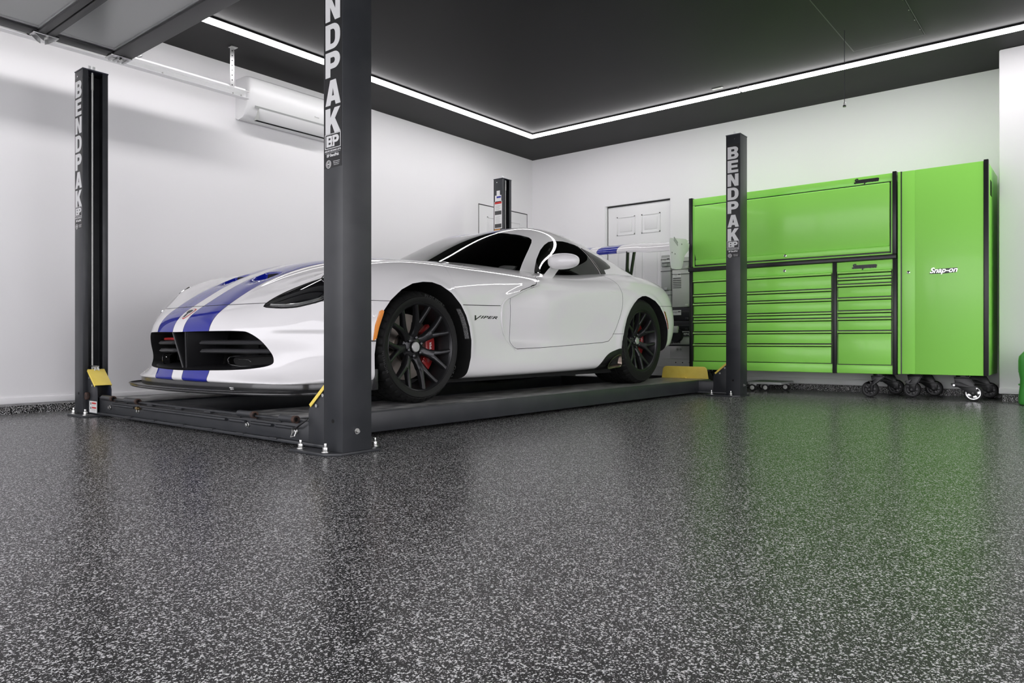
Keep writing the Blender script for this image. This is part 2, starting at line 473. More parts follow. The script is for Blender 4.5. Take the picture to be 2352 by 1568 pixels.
def make_post(x0, y_outer, inner, height, print_kind):
    """C-section column. inner=+1: the open side faces +Y; -1: it faces -Y"""
    t = 0.007; s = inner
    ya = y_outer; yb = y_outer + s*POST_A; x1 = x0 + POST_B
    lip = 0.034
    if s > 0:
        poly = [(x0,ya),(x1,ya),(x1,yb),(x1-lip,yb),(x1-lip,yb-t),(x1-t,yb-t),(x1-t,ya+t),(x0+t,ya+t),(x0+t,yb-t),(x0+lip,yb-t),(x0+lip,yb),(x0,yb)]
    else:
        poly = [(x0,ya),(x1,ya),(x1,yb),(x1-lip,yb),(x1-lip,yb+t),(x1-t,yb+t),(x1-t,ya-t),(x0+t,ya-t),(x0+t,yb+t),(x0+lip,yb+t),(x0+lip,yb),(x0,yb)]
    p = MB().prism(poly, 'z', 0.012, height).build('post', 'lift_grey', LIFT, bevel=0.003, seg=2)
    # top cap with the two cable studs
    y0, y1 = min(ya, yb), max(ya, yb)
    MB().box(x0-0.002, x1+0.002, y0-0.002, y1+0.002, height, height+0.008).build('top_cap', 'lift_blue', p, bevel=0.002)
    for dx in (0.058, 0.085):
        MB().cyl((x0+dx, (ya+yb)/2+0.012*s, height+0.008), (x0+dx, (ya+yb)/2+0.012*s, height+0.045), 0.0075, 12).build('stud', 'plastic_white', p)
    # floor plate, bevelled at the outer corners, with anchors
    px0, px1 = x0-0.06, x1+0.095; po, pi = y_outer-0.004*s, y_outer+0.285*s
    MB().prism([(px0, po+0.05*s), (px0+0.05, po), (px1-0.05, po), (px1, po+0.05*s), (px1, pi), (px0, pi)], 'z', 0.0, 0.012).build('base_plate', 'lift_grey', p, bevel=0.002)
    for bx, by in ((px0+0.028, po+0.075*s), (px1-0.03, po+0.06*s), (px0+0.03, pi-0.04*s)):
        a = MB().cyl((bx,by,0.012),(bx,by,0.016),0.017,16).cyl((bx,by,0.016),(bx,by,0.034),0.012,6).cyl((bx,by,0.034),(bx,by,0.050),0.0065,10)
        a.build('anchor_bolt', 'zinc', p, bevel=0.001)
    # side bolt on the closed back, hole in the face, pin near the top
    yb_ = y_outer - 0.001*s
    MB().cyl((x0+0.072, yb_, 0.096), (x0+0.072, yb_-0.003*s, 0.096), 0.0125, 18).cyl((x0+0.072, yb_, 0.096), (x0+0.072, yb_-0.012*s, 0.096), 0.0085, 6).cyl((x0+0.072, yb_, 0.096), (x0+0.072, yb_-0.017*s, 0.096), 0.004, 10).build('side_bolt', 'zinc', p)
    MB().cyl((x0+0.003, y_outer+0.064*s, 0.139), (x0-0.0008, y_outer+0.064*s, 0.139), 0.0085, 18).build('face_hole', 'dark_void', p)
    MB().cyl((x0+0.003, y_outer+0.05*s, height-0.035), (x0-0.003, y_outer+0.05*s, height-0.035), 0.005, 10).build('top_pin', 'chrome', p)
    # locking ladder with its slots in the channel, lifting cable
    yi = y_outer + 0.010*s
    MB().box(x0+0.035, x0+0.075, yi, yi+0.008*s, 0.05, height-0.05).build('lock_ladder', 'black_steel', p)
    sl = MB()
    for k in range(18):
        sl.box(x0+0.042, x0+0.068, yi+0.008*s, yi+0.0105*s, 0.25+0.10*k, 0.29+0.10*k)
    sl.build('ladder_slots', 'lift_grey', p)['kind'] = 'stuff'
    cx_, cy_ = x0+0.060, y_outer+0.117*s
    MB().cyl((cx_, cy_, 0.2), (cx_, cy_, height-0.01), 0.0048, 10).build('cable', 'rope_white', p)
    MB().cyl((cx_, cy_, height-0.12), (cx_, cy_, height-0.02), 0.008, 12).build('cable_end', 'zinc', p)
    # printing on the face towards the room front
    yc = y_outer + s*POST_A/2; xf = x0 - 0.0012
    if print_kind == 'word':
        MB().box(x0-0.0008, x0, yc-0.058, yc+0.058, 1.19, 2.155).build('decal_strip', 'decal_black', p)
        me = curve_mesh(word_column('BENDPAK', 0.112, 0.104, 0.1165), 0.0003)
        place_mesh('lettering', me, 'letter_white', p, (0,-1,0), (0,0,1), (xf, yc, 2.135))
        # framed initials and small print below
        fr = curve_mesh([rrect(-0.052,0.052,-0.031,0.031,0.003), rrect(-0.049,0.049,-0.028,0.028,0.003)], 0.0003)
        b = [[((x-0.86)*0.052+0.002, (y-0.5)*0.046) for x, y in ol] for ol in glyph('B')]
        q = [[(x*0.052-0.004, (y-0.5)*0.046) for x, y in ol] for ol in glyph('P')]
        me = join_meshes([fr, curve_mesh(b, 0.0003), curve_mesh(q, 0.0003)])
        place_mesh('logo_print', me, 'letter_white', p, (0,-1,0), (0,0,1), (xf, yc, 1.300))
        parts = []
        for body, size, dx, dz, off in (('ABOVE GROUND LIFTS', 0.0102, 0, 0.032, 0.0003), ('BP BendPak', 0.0165, 0, 0.013, 0.0006),
                                    ('Professional-grade', 0.0058, 0.024, -0.014, 0), ('lifting equipment', 0.0058, 0.024, -0.021, 0), ('meets standard', 0.0058, 0.024, -0.028, 0)):
            me = text_mesh(body, size, 0.0003, off); me.transform(Matrix.Translation((dx, dz, 0))); parts.append(me)
        ring = curve_mesh([arc(-0.028,-0.022,0.017,0,350,24), arc(-0.028,-0.022,0.0145,0,350,24)], 0.0003); parts.append(ring)
        ring = curve_mesh([arc(-0.028,-0.022,0.0115,0,350,20), arc(-0.028,-0.022,0.0095,0,350,20)], 0.0003); parts.append(ring)
        me = text_mesh('ALI', 0.011, 0.0003, 0.0004); me.transform(Matrix.Translation((-0.028,-0.022,0))); parts.append(me)
        ln = curve_mesh([rrect(-0.05,0.05,0.0235,0.0245,0.0003,1)], 0.0003); parts.append(ln)
        place_mesh('small_print', join_meshes(parts), 'letter_white', p, (0,-1,0), (0,0,1), (xf, yc, 1.228))
    else:
        def st(name, m, y0, y1, z0, z1, off=0.001):
            return MB().box(x0-off, x0, y_outer+s*y0, y_outer+s*y1, z0, z1).build(name, m, p)
        st('small_sticker', 'sticker_white', 0.045, 0.090, height-0.175, height-0.125)
        st('notice_sticker', 'sticker_white', 0.022, 0.110, height-0.255, height-0.175)
        st('notice_band', 'sticker_blue', 0.045, 0.105, height-0.205, height-0.185, 0.0016)
        st('warning_sticker', 'sticker_white', 0.012, 0.120, height-0.535, height-0.240)
        st('warning_band', 'sticker_red', 0.018, 0.114, height-0.268, height-0.248, 0.0016)
        for z in (0.385, 0.525):
            st('warning_panel', 'sticker_ink', 0.020, 0.112, height-z, height-z+0.042, 0.0016)
        ink = MB()
        for k in range(6):
            ink.box(x0-0.0016, x0, y_outer+s*0.028, y_outer+s*(0.104-0.01*(k % 3)), height-0.285-0.0095*k, height-0.288-0.0095*k)
            ink.box(x0-0.0016, x0, y_outer+s*0.028, y_outer+s*(0.100-0.012*(k % 2)), height-0.405-0.0125*k, height-0.408-0.0125*k)
        ink.build('print_lines', 'plastic_grey', p)['kind'] = 'stuff'
        st('caution_sticker', 'sticker_orange', 0.012, 0.094, height-0.655, height-0.540)
        ci = MB()
        for k in range(4): ci.box(x0-0.0016, x0, y_outer+s*0.028, y_outer+s*0.078, height-0.565-0.02*k, height-0.572-0.02*k)
        ci.build('print_lines', 'sticker_ink', p)['kind'] = 'stuff'
        st('list_sticker', 'sticker_white', 0.018, 0.094, height-0.80, height-0.660)
        li = MB()
        for k in range(8): li.box(x0-0.0016, x0, y_outer+s*0.026, y_outer+s*(0.086-0.014*(k % 2)), height-0.676-0.013*k, height-0.679-0.013*k)
        li.build('print_lines', 'plastic_grey', p)['kind'] = 'stuff'
    return p

POSTS = [make_post(1.874, 2.408, +1, 2.22, 'word'), make_post(6.02, 2.380, +1, 2.235, 'word'),
         make_post(1.870, 5.142, -1, 2.20, 'word'), make_post(6.010, 5.125, -1, 2.225, 'stickers')]

def crossbeam(xf, xb, ya, yb, front):
    b = MB().box(xf, xb, ya, yb, 0.028, 0.118).build('crossbeam', 'lift_grey', LIFT, bevel=0.003)
    MB().box(xf-0.016, xf+0.03, ya+0.01, yb-0.01, 0.014, 0.028).build('lower_flange', 'lift_grey', b, bevel=0.002)
    MB().box(xf-0.004, xf+0.02, ya+0.02, yb-0.02, 0.118, 0.124).build('upper_rail', 'lift_grey', b, bevel=0.002)
    return b
beam = crossbeam(1.915, 2.010, 2.545, 5.010, True)
crossbeam(6.105, 6.190, 2.515, 5.00, False)
# rods, clips, sleeves and bolts on the front beam
for (ya, yb) in ((2.76, 2.88), (3.09, 3.23), (4.30, 4.465), (4.63, 4.78)):
    s_ = MB().pipe((1.898, ya, 0.124), (1.898, yb, 0.124), 0.0165, 0.011, 18).build('hinge_sleeve', 'lift_grey', beam, smooth=True)
    MB().pipe((1.898, ya-0.0005, 0.124), (1.898, ya+0.02, 0.124), 0.0170, 0.0108, 18).build('worn_collar', 'rust', s_, smooth=True)
    MB().cyl((1.898, ya+0.01, 0.124), (1.898, yb-0.01, 0.124), 0.0106, 14).build('sleeve_bore', 'dark_void', s_)
for (ya, yb) in ((2.794, 2.929), (2.964, 3.138), (3.189, 3.325), (3.365, 4.255), (4.374, 4.666)):
    MB().cyl((1.906, ya, 0.084), (1.906, yb, 0.084), 0.0075, 12).build('linkage_rod', 'lift_grey', beam, smooth=True)
for (ya, yb) in ((2.89, 3.09), (3.23, 4.30), (4.465, 4.63)):
    MB().cyl((1.900, ya, 0.119), (1.900, yb, 0.119), 0.005, 10).build('upper_rod', 'lift_grey', beam, smooth=True)
    MB().cyl((1.906, ya, 0.105), (1.906, yb, 0.105), 0.0035, 10).build('tension_wire', 'black_steel', beam, smooth=True)
for y in (4.426, 4.135, 3.805, 3.506, 3.223, 2.942, 4.157, 3.825, 3.525):
    z = 0.0275 if y in (4.426, 4.135, 3.805, 3.506, 3.223, 2.942) else 0.112
    MB().box(1.893, 1.915, y-0.03, y+0.03, z-0.004, z+0.004).build('clip', 'lift_grey', beam, bevel=0.0015)
for y, z in ((4.716, 0.066), (4.335, 0.066), (3.178, 0.070), (2.785, 0.070)):
    MB().cyl((1.915, y, z), (1.909, y, z), 0.013, 16).cyl((1.912, y, z), (1.901, y, z), 0.009, 6).build('beam_bolt', 'zinc', beam, bevel=0.001)
MB().tube([(1.903, 2.80, 0.085), (1.893, 2.785, 0.066), (1.888, 2.79, 0.046), (1.896, 2.774, 0.050), (1.902, 2.768, 0.075)], 0.003, 6).build('retaining_clip', 'zinc', beam, smooth=True)
MB().tube([(1.902, 2.80, 0.080), (1.889, 2.75, 0.090), (1.889, 2.71, 0.112), (1.900, 2.685, 0.130)], 0.0045, 8).build('air_hose', 'black_steel', beam, smooth=True)
MB().cyl((1.906, 4.31, 0.085), (1.890, 4.31, 0.085), 0.010, 10).cyl((1.898, 4.335, 0.085), (1.898, 4.285, 0.085), 0.006, 8).build('hose_fitting', 'brass', beam)

# end brackets between the beams and the posts, each with a yellow pinch guard
def bracket(xf, xb, yp, s):
    """yp: the post's inner face, s: direction towards the middle of the lift"""
    pts = [(0, 0.016), (0.145, 0.016), (0.145, 0.165), (0.138, 0.182), (0.122, 0.196), (0.0, 0.300)]
    root = MB().prism([(yp+s*a, z) for a, z in pts], 'x', xf, xf+0.006).build('end_bracket', 'lift_grey', LIFT, bevel=0.0015)
    MB().prism([(yp+s*a, z) for a, z in pts], 'x', xb-0.006, xb).build('rear_plate', 'lift_blue', root, bevel=0.0015)
    MB().box(xf+0.006, xb-0.006, yp, yp+s*0.02, 0.02, 0.26).build('dark_back', 'black_steel', root)  # black backing in place of the shaded opening between the plates
    # guard: sloped plate with turned-down edges
    d = Vector((0, -s*0.122, 0.104)).normalized(); n = Vector((0, s*d.z, -s*d.y if False else abs(d.y)))
    n = Vector((0, s*0.104, 0.122)).normalized()
    a = Vector((0, yp+s*0.128, 0.192)) + n*0.002; b = a + d*0.150
    gd = MB()
    c = (a+b)/2 + n*0.002
    gd.obox(((xf+xb)/2, c.y, c.z), ((xb-xf)/2+0.006, 0, 0), d*0.075, n*0.002)
    gd.obox((xf-0.005, c.y-n.y*0.006, c.z-n.z*0.006), (0.002, 0, 0), d*0.075, n*0.008)
    gd.obox((xb+0.005, c.y-n.y*0.006, c.z-n.z*0.006), (0.002, 0, 0), d*0.075, n*0.008)
    gd.build('pinch_guard', 'yellow', root, bevel=0.001)
    for q, k in ((0.035, -0.030), (0.10, -0.024)):
        p = a + d*q + n*k
        MB().cyl((xf, p.y, p.z), (xf-0.006, p.y, p.z), 0.0075, 14).build('guard_screw', 'zinc', root, smooth=True)
    return root
b1 = bracket(1.902, 1.985, 2.535, +1)
b2 = bracket(1.898, 1.985, 5.015, -1)
bracket(6.09, 6.20, 2.507, +1)
bracket(6.09, 6.20, 4.998, -1)
# safety label, rusty pulley and small bits on the bracket by the left post
lb = MB().box(1.8972, 1.898, 4.872, 4.985, 0.022, 0.095).build('safety_label', 'sticker_white', b2)
for z in (0.082, 0.054):
    MB().box(1.8968, 1.8972, 4.882, 4.946, z-0.005, z+0.005).build('label_band', 'sticker_red', lb)
    MB().box(1.8968, 1.8972, 4.956, 4.968, z-0.010, z+0.004).build('label_symbol', 'sticker_ink', lb)
    for k in range(3):
        MB().box(1.8968, 1.8972, 4.884, 4.950, z-0.010-0.004*k, z-0.0085-0.004*k).build('label_line', 'plastic_grey', lb)
MB().cyl((1.897, 4.995, 0.125), (1.878, 4.995, 0.125), 0.024, 20).build('pulley', 'rust', b2, bevel=0.004)
for dy, dz in ((0.0, 0.285), (-0.02, 0.289), (-0.045, 0.289), (-0.065, 0.287)):
    MB().tube([(1.93, 4.985+dy, dz), (1.925, 4.985+dy+0.006, dz+0.028)], 0.003, 8).build('latch_pin', 'zinc', b2)
MB().cyl((1.92, 4.90, 0.314), (1.92, 5.03, 0.314), 0.003, 8).build('latch_rod', 'zinc', b2)

# runways
def runway(ya, yb, xa, xb):
    r = MB().box(xa, xb, ya, yb, 0.020, 0.120).build('runway', 'lift_grey', LIFT, bevel=0.004)
    MB().box(xa+0.004, xb-0.004, ya+0.012, yb-0.012, 0.1195, 0.124).build('deck_plate', 'deck_worn_sheen', r, bevel=0.001)
    for y in (ya+0.006, yb-0.006):
        MB().cyl((xa, y, 0.1205), (xb, y, 0.1205), 0.0055, 8).build('edge_bead', 'lift_grey', r, smooth=True)
    # yellow wheel stop at the rear end
    w = yb-ya; h = 0.112
    pts = [(ya+0.010, 0.126), (ya+0.022, 0.126+h-0.040)] + [(ya+0.022+0.040-0.040*math.cos(t), 0.126+h-0.040+0.040*math.sin(t)) for t in (0.4, 0.8, 1.2, 1.57)] \
        + [(yb-0.062+0.040*math.sin(t), 0.126+h-0.040+0.040*math.cos(t)) for t in (0.0, 0.4, 0.8, 1.2)] + [(yb-0.012, 0.126)]
    ws = MB().prism(pts, 'x', xb-0.028, xb-0.020).build('wheel_stop', 'yellow', r, bevel=0.002)
    MB().box(xb-0.045, xb-0.024, (ya+yb)/2-0.02, (ya+yb)/2+0.02, 0.126, 0.138).build('stop_latch', 'yellow', ws, bevel=0.002)
    return r
runway(2.795, 3.290, 1.935, 6.36)
runway(4.290, 4.790, 1.935, 6.36)
# ------------------------------------------------------------------ green tool storage along the back wall
CX = 6.62          # front plane of the cabinets
CBK = 7.31
def script_badge(parent, y, z, width, material, x=CX, depth=0.004):
    me = text_mesh('Snap-on', 0.052, 0.002, 0.0016, 0.28, spacing=0.98)
    xs = [v.co.x for v in me.vertices]; k = width/(max(xs)-min(xs))
    me.transform(Matrix.Diagonal((k, k*0.92, 1, 1)))
    o = place_mesh('brand_badge', me, material, parent, (0,-1,0), (0,0,1), (x-depth, y, z))
    # backing bar that joins the letters
    bar = MB().prism([(y+width*0.47, z-0.017), (y+width*0.40, z+0.012), (y-width*0.46, z+0.012), (y-width*0.50, z-0.017)], 'x', x-0.001, x-0.0035).build('badge_back', 'black_steel', parent)
    return o
def lock(parent, y, z, x=CX):
    l = MB().cyl((x, y, z), (x-0.004, y, z), 0.0125, 20).cyl((x-0.004, y, z), (x-0.009, y, z), 0.0095, 20).build('lock', 'chrome', parent, bevel=0.001)
    MB().cyl((x-0.009, y, z), (x-0.0095, y, z), 0.0055, 14).build('key_slot', 'black_steel', l)
def caster(parent, x, y, lit=False, swivel=1.0, R=0.066, top=0.2):  # unlit casters get black wheels for the shade under the cabinet
    """fork at (x, y); swivel>0: the wheel trails towards -Y"""
    wy = y - 0.075*swivel
    f = MB()
    f.cyl((x, y, top), (x, y, top-0.02), 0.045, 24)
    for sx in (-1, 1):
        f.prism([(y+0.055, top-0.022), (y-0.05, top-0.022), (wy-0.025, R+0.03), (wy-0.026, R-0.012), (wy, R-0.026), (wy+0.022, R-0.01), (y+0.045, R+0.055)], 'x', x+sx*0.029, x+sx*0.036)
    f.box(x-0.036, x+0.036, y-0.05, y+0.055, top-0.03, top-0.018)
    c = f.build('caster', 'black_steel', parent, bevel=0.0015)
    w = MB().lathe([(0.048,-0.022),(R-0.004,-0.022),(R,-0.016),(R,0.016),(R-0.004,0.022),(0.048,0.022)], (x, wy, R), (1,0,0), 36, closed=True).build('caster_tyre', 'rubber', c, smooth=True)
    hub = MB().lathe([(0.0,-0.013),(0.014,-0.018),(0.018,-0.013)], (x, wy, R), (1,0,0), 24).lathe([(0.046,-0.0225),(0.051,-0.023),(0.051,-0.012),(0.046,-0.012)], (x, wy, R), (1,0,0), 36, closed=True).lathe([(0.018,0.013),(0,0.013)], (x, wy, R), (1,0,0), 24)
    hub.build('wheel_rim', 'chrome' if lit else 'black_steel', c, smooth=True)
    MB().cyl((x-0.004, wy, R), (x+0.012, wy, R), 0.047, 30).build('wheel_disc', 'black_steel', c)
    for k in range(5):
        a = math.radians(90+72*k+18); a1 = a-0.36; a2 = a+0.36
        s = MB(); sp = []
        for r, t in ((0.017, a-0.5), (0.046, a1), (0.047, a), (0.046, a2), (0.017, a+0.5)):
            sp.append((wy+r*math.cos(t), R+r*math.sin(t)))
        s.prism(sp, 'x', x-0.019, x-0.012)
        s.build('wheel_spoke', 'chrome' if lit else 'black_steel', c, bevel=0.001)
    MB().cyl((x-0.042, wy, R), (x+0.042, wy, R), 0.009, 12).build('axle', 'black_steel', c)
    br = MB().prism([(y+0.075, R+0.07), (y+0.02, R+0.085), (wy+0.02, R+0.052), (wy-0.03, R+0.055), (wy-0.035, R+0.046), (wy+0.03, R+0.04), (y+0.06, R+0.045)], 'x', x-0.048, x-0.040).build('brake_lever', 'black_steel', c, bevel=0.0015)
    MB().cyl((x-0.049, y+0.052, R+0.058), (x-0.053, y+0.052, R+0.058), 0.008, 14).build('pivot', 'chrome' if lit else 'black_steel', c)
    return c

# lower roller cabinet with two banks of drawers
rc = empty('roller_cabinet', (6.95, 2.2, 0.0), 'long green roller cabinet with two banks of drawers and black corner posts, under the hutch', 'tool cabinet')
MB().box(CX+0.012, CBK, 1.31, 3.118, 0.200, 1.148).build('body', 'cab_green', rc, bevel=0.004)
for (y0, y1) in ((3.091, 3.126), (1.765, 1.799), (1.299, 1.330)):
    MB().box(CX-0.010, CX+0.05, y0, y1, 0.198, 1.150).build('corner_post', 'black_steel', rc, bevel=0.004)
MB().box(CX-0.002, CX+0.014, 1.799, 3.091, 1.064, 1.148).build('top_rail', 'cab_green', rc, bevel=0.003)
MB().box(CX-0.002, CX+0.014, 1.330, 1.765, 1.067, 1.148).build('top_rail', 'cab_green', rc, bevel=0.003)
MB().box(CX-0.002, CX+0.014, 1.799, 3.091, 0.202, 0.278).build('kick_rail', 'cab_green', rc, bevel=0.003)
MB().box(CX-0.002, CX+0.014, 1.330, 1.765, 0.202, 0.272).build('kick_rail', 'cab_green', rc, bevel=0.003)
def drawers(ya, yb, levels):
    for i in range(len(levels)-1):
        zt, zb = levels[i], levels[i+1]
        lo = zb + (0.012 if i < len(levels)-2 else 0.004)
        d = MB().box(CX-0.004, CX+0.020, ya+0.006, yb-0.006, lo, zt-0.013).build('drawer', 'cab_green', rc, bevel=0.003)
        # full-width grip: a rolled lip proud of the face
        MB().prism([(CX-0.001, zt-0.016), (CX-0.018, zt-0.012), (CX-0.022, zt-0.004), (CX-0.019, zt+0.001), (CX-0.001, zt-0.002)], 'y', ya+0.002, yb-0.002).build('drawer_grip', 'grip_trim', d, bevel=0.0015)
        MB().prism([(CX-0.0045, zt-0.021), (CX-0.0045, zt-0.015), (CX-0.012, zt-0.014), (CX-0.009, zt-0.019)], 'y', ya+0.004, yb-0.004).build('grip_recess', 'black_steel', d)
    MB().box(CX+0.008, CX+0.016, ya, yb, levels[-1]-0.002, levels[0]).build('drawer_gap', 'black_steel', rc)
drawers(1.805, 3.085, [1.059, 0.920, 0.835, 0.721, 0.666, 0.557, 0.443, 0.280])
drawers(1.336, 1.760, [1.062, 1.007, 0.952, 0.837, 0.726, 0.667, 0.556, 0.275])
script_badge(rc, 1.548, 1.104, 0.195, 'black_steel', CX-0.002)
lock(rc, 2.208, 1.105, CX-0.002)
for (x, y, sw) in ((6.74, 1.46, -0.9), (6.74, 1.33, 0.4), (7.22, 1.50, 1), (6.74, 3.0, 1), (7.22, 3.0, 1)):
    if (x, y) == (6.74, 1.33): continue
    caster(rc, x, y, swivel=sw, top=0.2)

wt = MB().box(CX-0.022, CBK, 1.302, 3.132, 1.150, 1.188).build('worktop', 'black_steel', None, bevel=0.006, origin=(6.95, 2.2, 1.15))
tag(wt, 'black edged worktop slab between the roller cabinet and the hutch', 'worktop')

# hutch with its lift-up door
hu = empty('hutch', (6.95, 2.2, 1.188), 'green overhead hutch with one wide flip-up door standing on the worktop', 'cabinet')
MB().box(CX+0.006, CBK, 1.326, 3.100, 1.190, 1.858).build('body', 'cab_green', hu, bevel=0.004)
for (y0, y1) in ((3.092, 3.130), (1.302, 1.332)):
    MB().box(CX-0.012, CX+0.05, y0, y1, 1.190, 1.868).build('corner_post', 'black_steel', hu, bevel=0.004)
# door: flat upper part, a step and an angled pull along the bottom
dr = MB().prism([(CX+0.005, 1.212), (CX-0.008, 1.214), (CX-0.010, 1.256), (CX+0.002, 1.264), (CX-0.026, 1.326), (CX-0.026, 1.774), (CX-0.020, 1.780), (CX+0.005, 1.780)], 'y', 1.352, 3.062).build('door', 'cab_green', hu, bevel=0.002)
fr = MB()
fr.box(CX-0.0015, CX+0.008, 1.342, 1.352, 1.205, 1.790).box(CX-0.0015, CX+0.008, 3.062, 3.072, 1.205, 1.790).box(CX-0.0015, CX+0.008, 1.342, 3.072, 1.780, 1.790).box(CX-0.0015, CX+0.008, 1.342, 3.072, 1.202, 1.212)
fr.build('door_seal', 'black_steel', hu)
MB().box(CX-0.003, CX+0.008, 1.332, 3.092, 1.792, 1.857).build('top_rail', 'cab_green', hu, bevel=0.003)
MB().box(CX-0.003, CX+0.008, 1.332, 1.342, 1.20, 1.79).box(CX-0.003, CX+0.008, 3.072, 3.092, 1.20, 1.79).build('side_rails', 'cab_green', hu)
script_badge(hu, 1.532, 1.822, 0.195, 'black_steel', CX-0.003)
lock(hu, 2.20, 1.240, CX-0.009)
wb = MB().box(6.75, 7.1, 1.845, 2.07, 1.859, 1.877).build('wooden_board', 'wood', None, bevel=0.001, origin=(6.9, 1.95, 1.859))
tag(wb, 'thin tan wooden board lying on top of the green hutch', 'board')

# tall locker
lk = empty('tall_locker', (6.95, 0.98, 0.0), 'tall narrow green locker with one door and a chrome badge, beside the hutch', 'locker')
MB().box(CX+0.010, CBK, 0.676, 1.293, 0.205, 1.858).build('body', 'cab_green', lk, bevel=0.004)
MB().box(CX-0.002, CX+0.014, 1.272, 1.294, 0.205, 1.858).build('side_rail', 'cab_green', lk, bevel=0.002)
MB().box(CX-0.001, CX+0.016, 1.262, 1.273, 0.205, 1.858).build('door_seal', 'black_steel', lk)
dr = MB().prism([(1.262, CX+0.012), (1.262, CX-0.006), (1.180, CX-0.006), (1.168, CX-0.001), (1.156, CX-0.006), (0.700, CX-0.006), (0.700, CX+0.012)], 'z', 0.207, 1.856)
dr.v = [(p[1], p[0], p[2]) for p in dr.v]
dr.build('door', 'cab_green', lk, bevel=0.002)
MB().box(CX-0.012, CX+0.03, 0.668, 0.699, 0.205, 1.866).build('corner_post', 'black_steel', lk, bevel=0.004)
MB().box(CX+0.03, CX+0.05, 0.6735, 0.676, 0.21, 1.85).build('edge_strip', 'grip_trim', lk)
MB().box(6.80, 6.90, 0.6745, 0.676, 1.62, 1.74).build('side_sticker', 'decal_black', lk)
me = text_mesh('Snap-on', 0.058, 0.003, 0.0006, 0.32, spacing=1.0, bevel=0.0004)
place_mesh('brand_badge', me, 'chrome', lk, (0,-1,0), (0,0,1), (CX-0.010, 0.968, 1.034))
MB().prism([(1.066, 1.010), (1.036, 1.046), (0.872, 1.050), (0.880, 1.014), (0.96, 1.008)], 'x', CX-0.006, CX-0.0075).build('badge_back', 'black_steel', lk)
lock(lk, 1.214, 1.032, CX-0.006)
for (x, y, sw) in ((6.745, 0.855, 1.0), (7.22, 0.80, 1), (7.22, 1.2, 1), (6.93, 1.22, -0.3)):
    caster(lk, x, y, lit=(y == 0.855), swivel=sw, top=0.207)

# grey castor dolly pushed in under the roller cabinet
cd = empty('creeper_dolly', (6.95, 2.47, 0.0), 'low grey dolly with small rubber wheels tucked under the roller cabinet', 'dolly')
MB().box(6.80, 7.15, 2.30, 2.62, 0.068, 0.092).build('deck', 'plastic_grey', cd, bevel=0.006)
for (x, y) in ((6.80, 2.565), (6.88, 2.47), (7.08, 2.35), (7.08, 2.57)):
    f = MB().box(x-0.022, x+0.022, y-0.030, y+0.028, 0.050, 0.082).build('wheel_fork', 'plastic_grey', cd, bevel=0.006)
    MB().lathe([(0.008,-0.017),(0.033,-0.017),(0.036,-0.012),(0.036,0.012),(0.033,0.017),(0.008,0.017)], (x-0.005, y, 0.0362), (1,0,0), 24, closed=True).build('wheel', 'rubber', f, smooth=True)
    MB().lathe([(0.0,-0.020),(0.013,-0.020),(0.02,-0.0175)], (x-0.005, y, 0.0362), (1,0,0), 20).build('wheel_hub', 'plastic_light', f, smooth=True)
# ------------------------------------------------------------------ cases and dust extractor behind the car
sh = empty('case_rack', (7.14, 3.55, 0.0), 'low rack with a thin black shelf carrying the grey cases beside the cabinets', 'rack')
MB().box(6.97, 7.33, 3.15, 3.98, 0.424, 0.438).build('shelf', 'black_steel', sh, bevel=0.002)
for y in (3.17, 3.96):
    for x in (6.99, 7.31):
        MB().box(x-0.012, x+0.012, y-0.012, y+0.012, 0.0, 0.424).build('leg', 'black_steel', sh)
bm_ = MB().box(7.24, 7.33, 3.182, 3.948, 0.195, 0.285).build('lower_beam', 'plastic_white', sh, bevel=0.004)
for y in (3.32, 3.42, 3.50, 3.58):
    MB().cyl((7.241, y, 0.245), (7.2385, y, 0.245), 0.006, 12).build('beam_hole', 'dark_void', bm_)
def case(y0, y1, z0, z1, m, label, vents=False, tag_z=None, x0=7.0, x1=7.30):
    r = empty('tool_case', ((x0+x1)/2, (y0+y1)/2, z0), label, 'case', 'stacked tool cases')
    b = MB().box(x0, x1, y0, y1, z0, z1).build('body', m, r, bevel=0.008)
    MB().box(x0-0.003, x1+0.001, y0-0.002, y1+0.002, z1-0.05, z1-0.044).build('lid_seam', 'sticker_ink', r)
    if tag_z:
        t = MB().box(x0-0.003, x0, y1-0.105, y1-0.012, tag_z-0.052, tag_z).build('label_card', 'sticker_white', r)
        MB().box(x0-0.0042, x0-0.003, y1-0.103, y1-0.014, tag_z-0.060, tag_z-0.054).build('label_rail', 'black_steel', r)
        MB().box(x0-0.0036, x0-0.003, y1-0.098, y1-0.072, tag_z-0.022, tag_z-0.012).build('label_mark', 'sticker_ink', t)
        for k in range(3): MB().box(x0-0.0036, x0-0.003, y1-0.06, y1-0.022-0.008*k, tag_z-0.02-0.008*k, tag_z-0.017-0.008*k).build('label_line', 'plastic_grey', t)
    if vents:
        for k in range(5):
            MB().box(x0-0.002, x0+0.004, y1-0.105, y1-0.012, z1-0.115-0.019*k, z1-0.108-0.019*k).build('vent_slot', 'sticker_ink', r)
        MB().box(x0-0.006, x0, (y0+y1)/2-0.05, (y0+y1)/2-0.044, z0+0.16, z0+0.22).build('side_catch', 'plastic_grey', r)
    MB().box(x0-0.010, x0, (y0+y1)/2-0.02, (y0+y1)/2+0.015, z0+0.002, z0+0.03).build('latch', m, r, bevel=0.003)
    return r
case(3.17, 3.505, 0.690, 0.828, 'plastic_black', 'black tool case with a white label card below the light grey cases', tag_z=0.80)
case(3.17, 3.505, 0.580, 0.688, 'plastic_black', 'lower black tool case with a green word on its side, on the dust extractor')
case(3.17, 3.505, 0.830, 1.222, 'plastic_light', 'tall light grey tool case with vent slots and a label card', vents=True, tag_z=1.19)
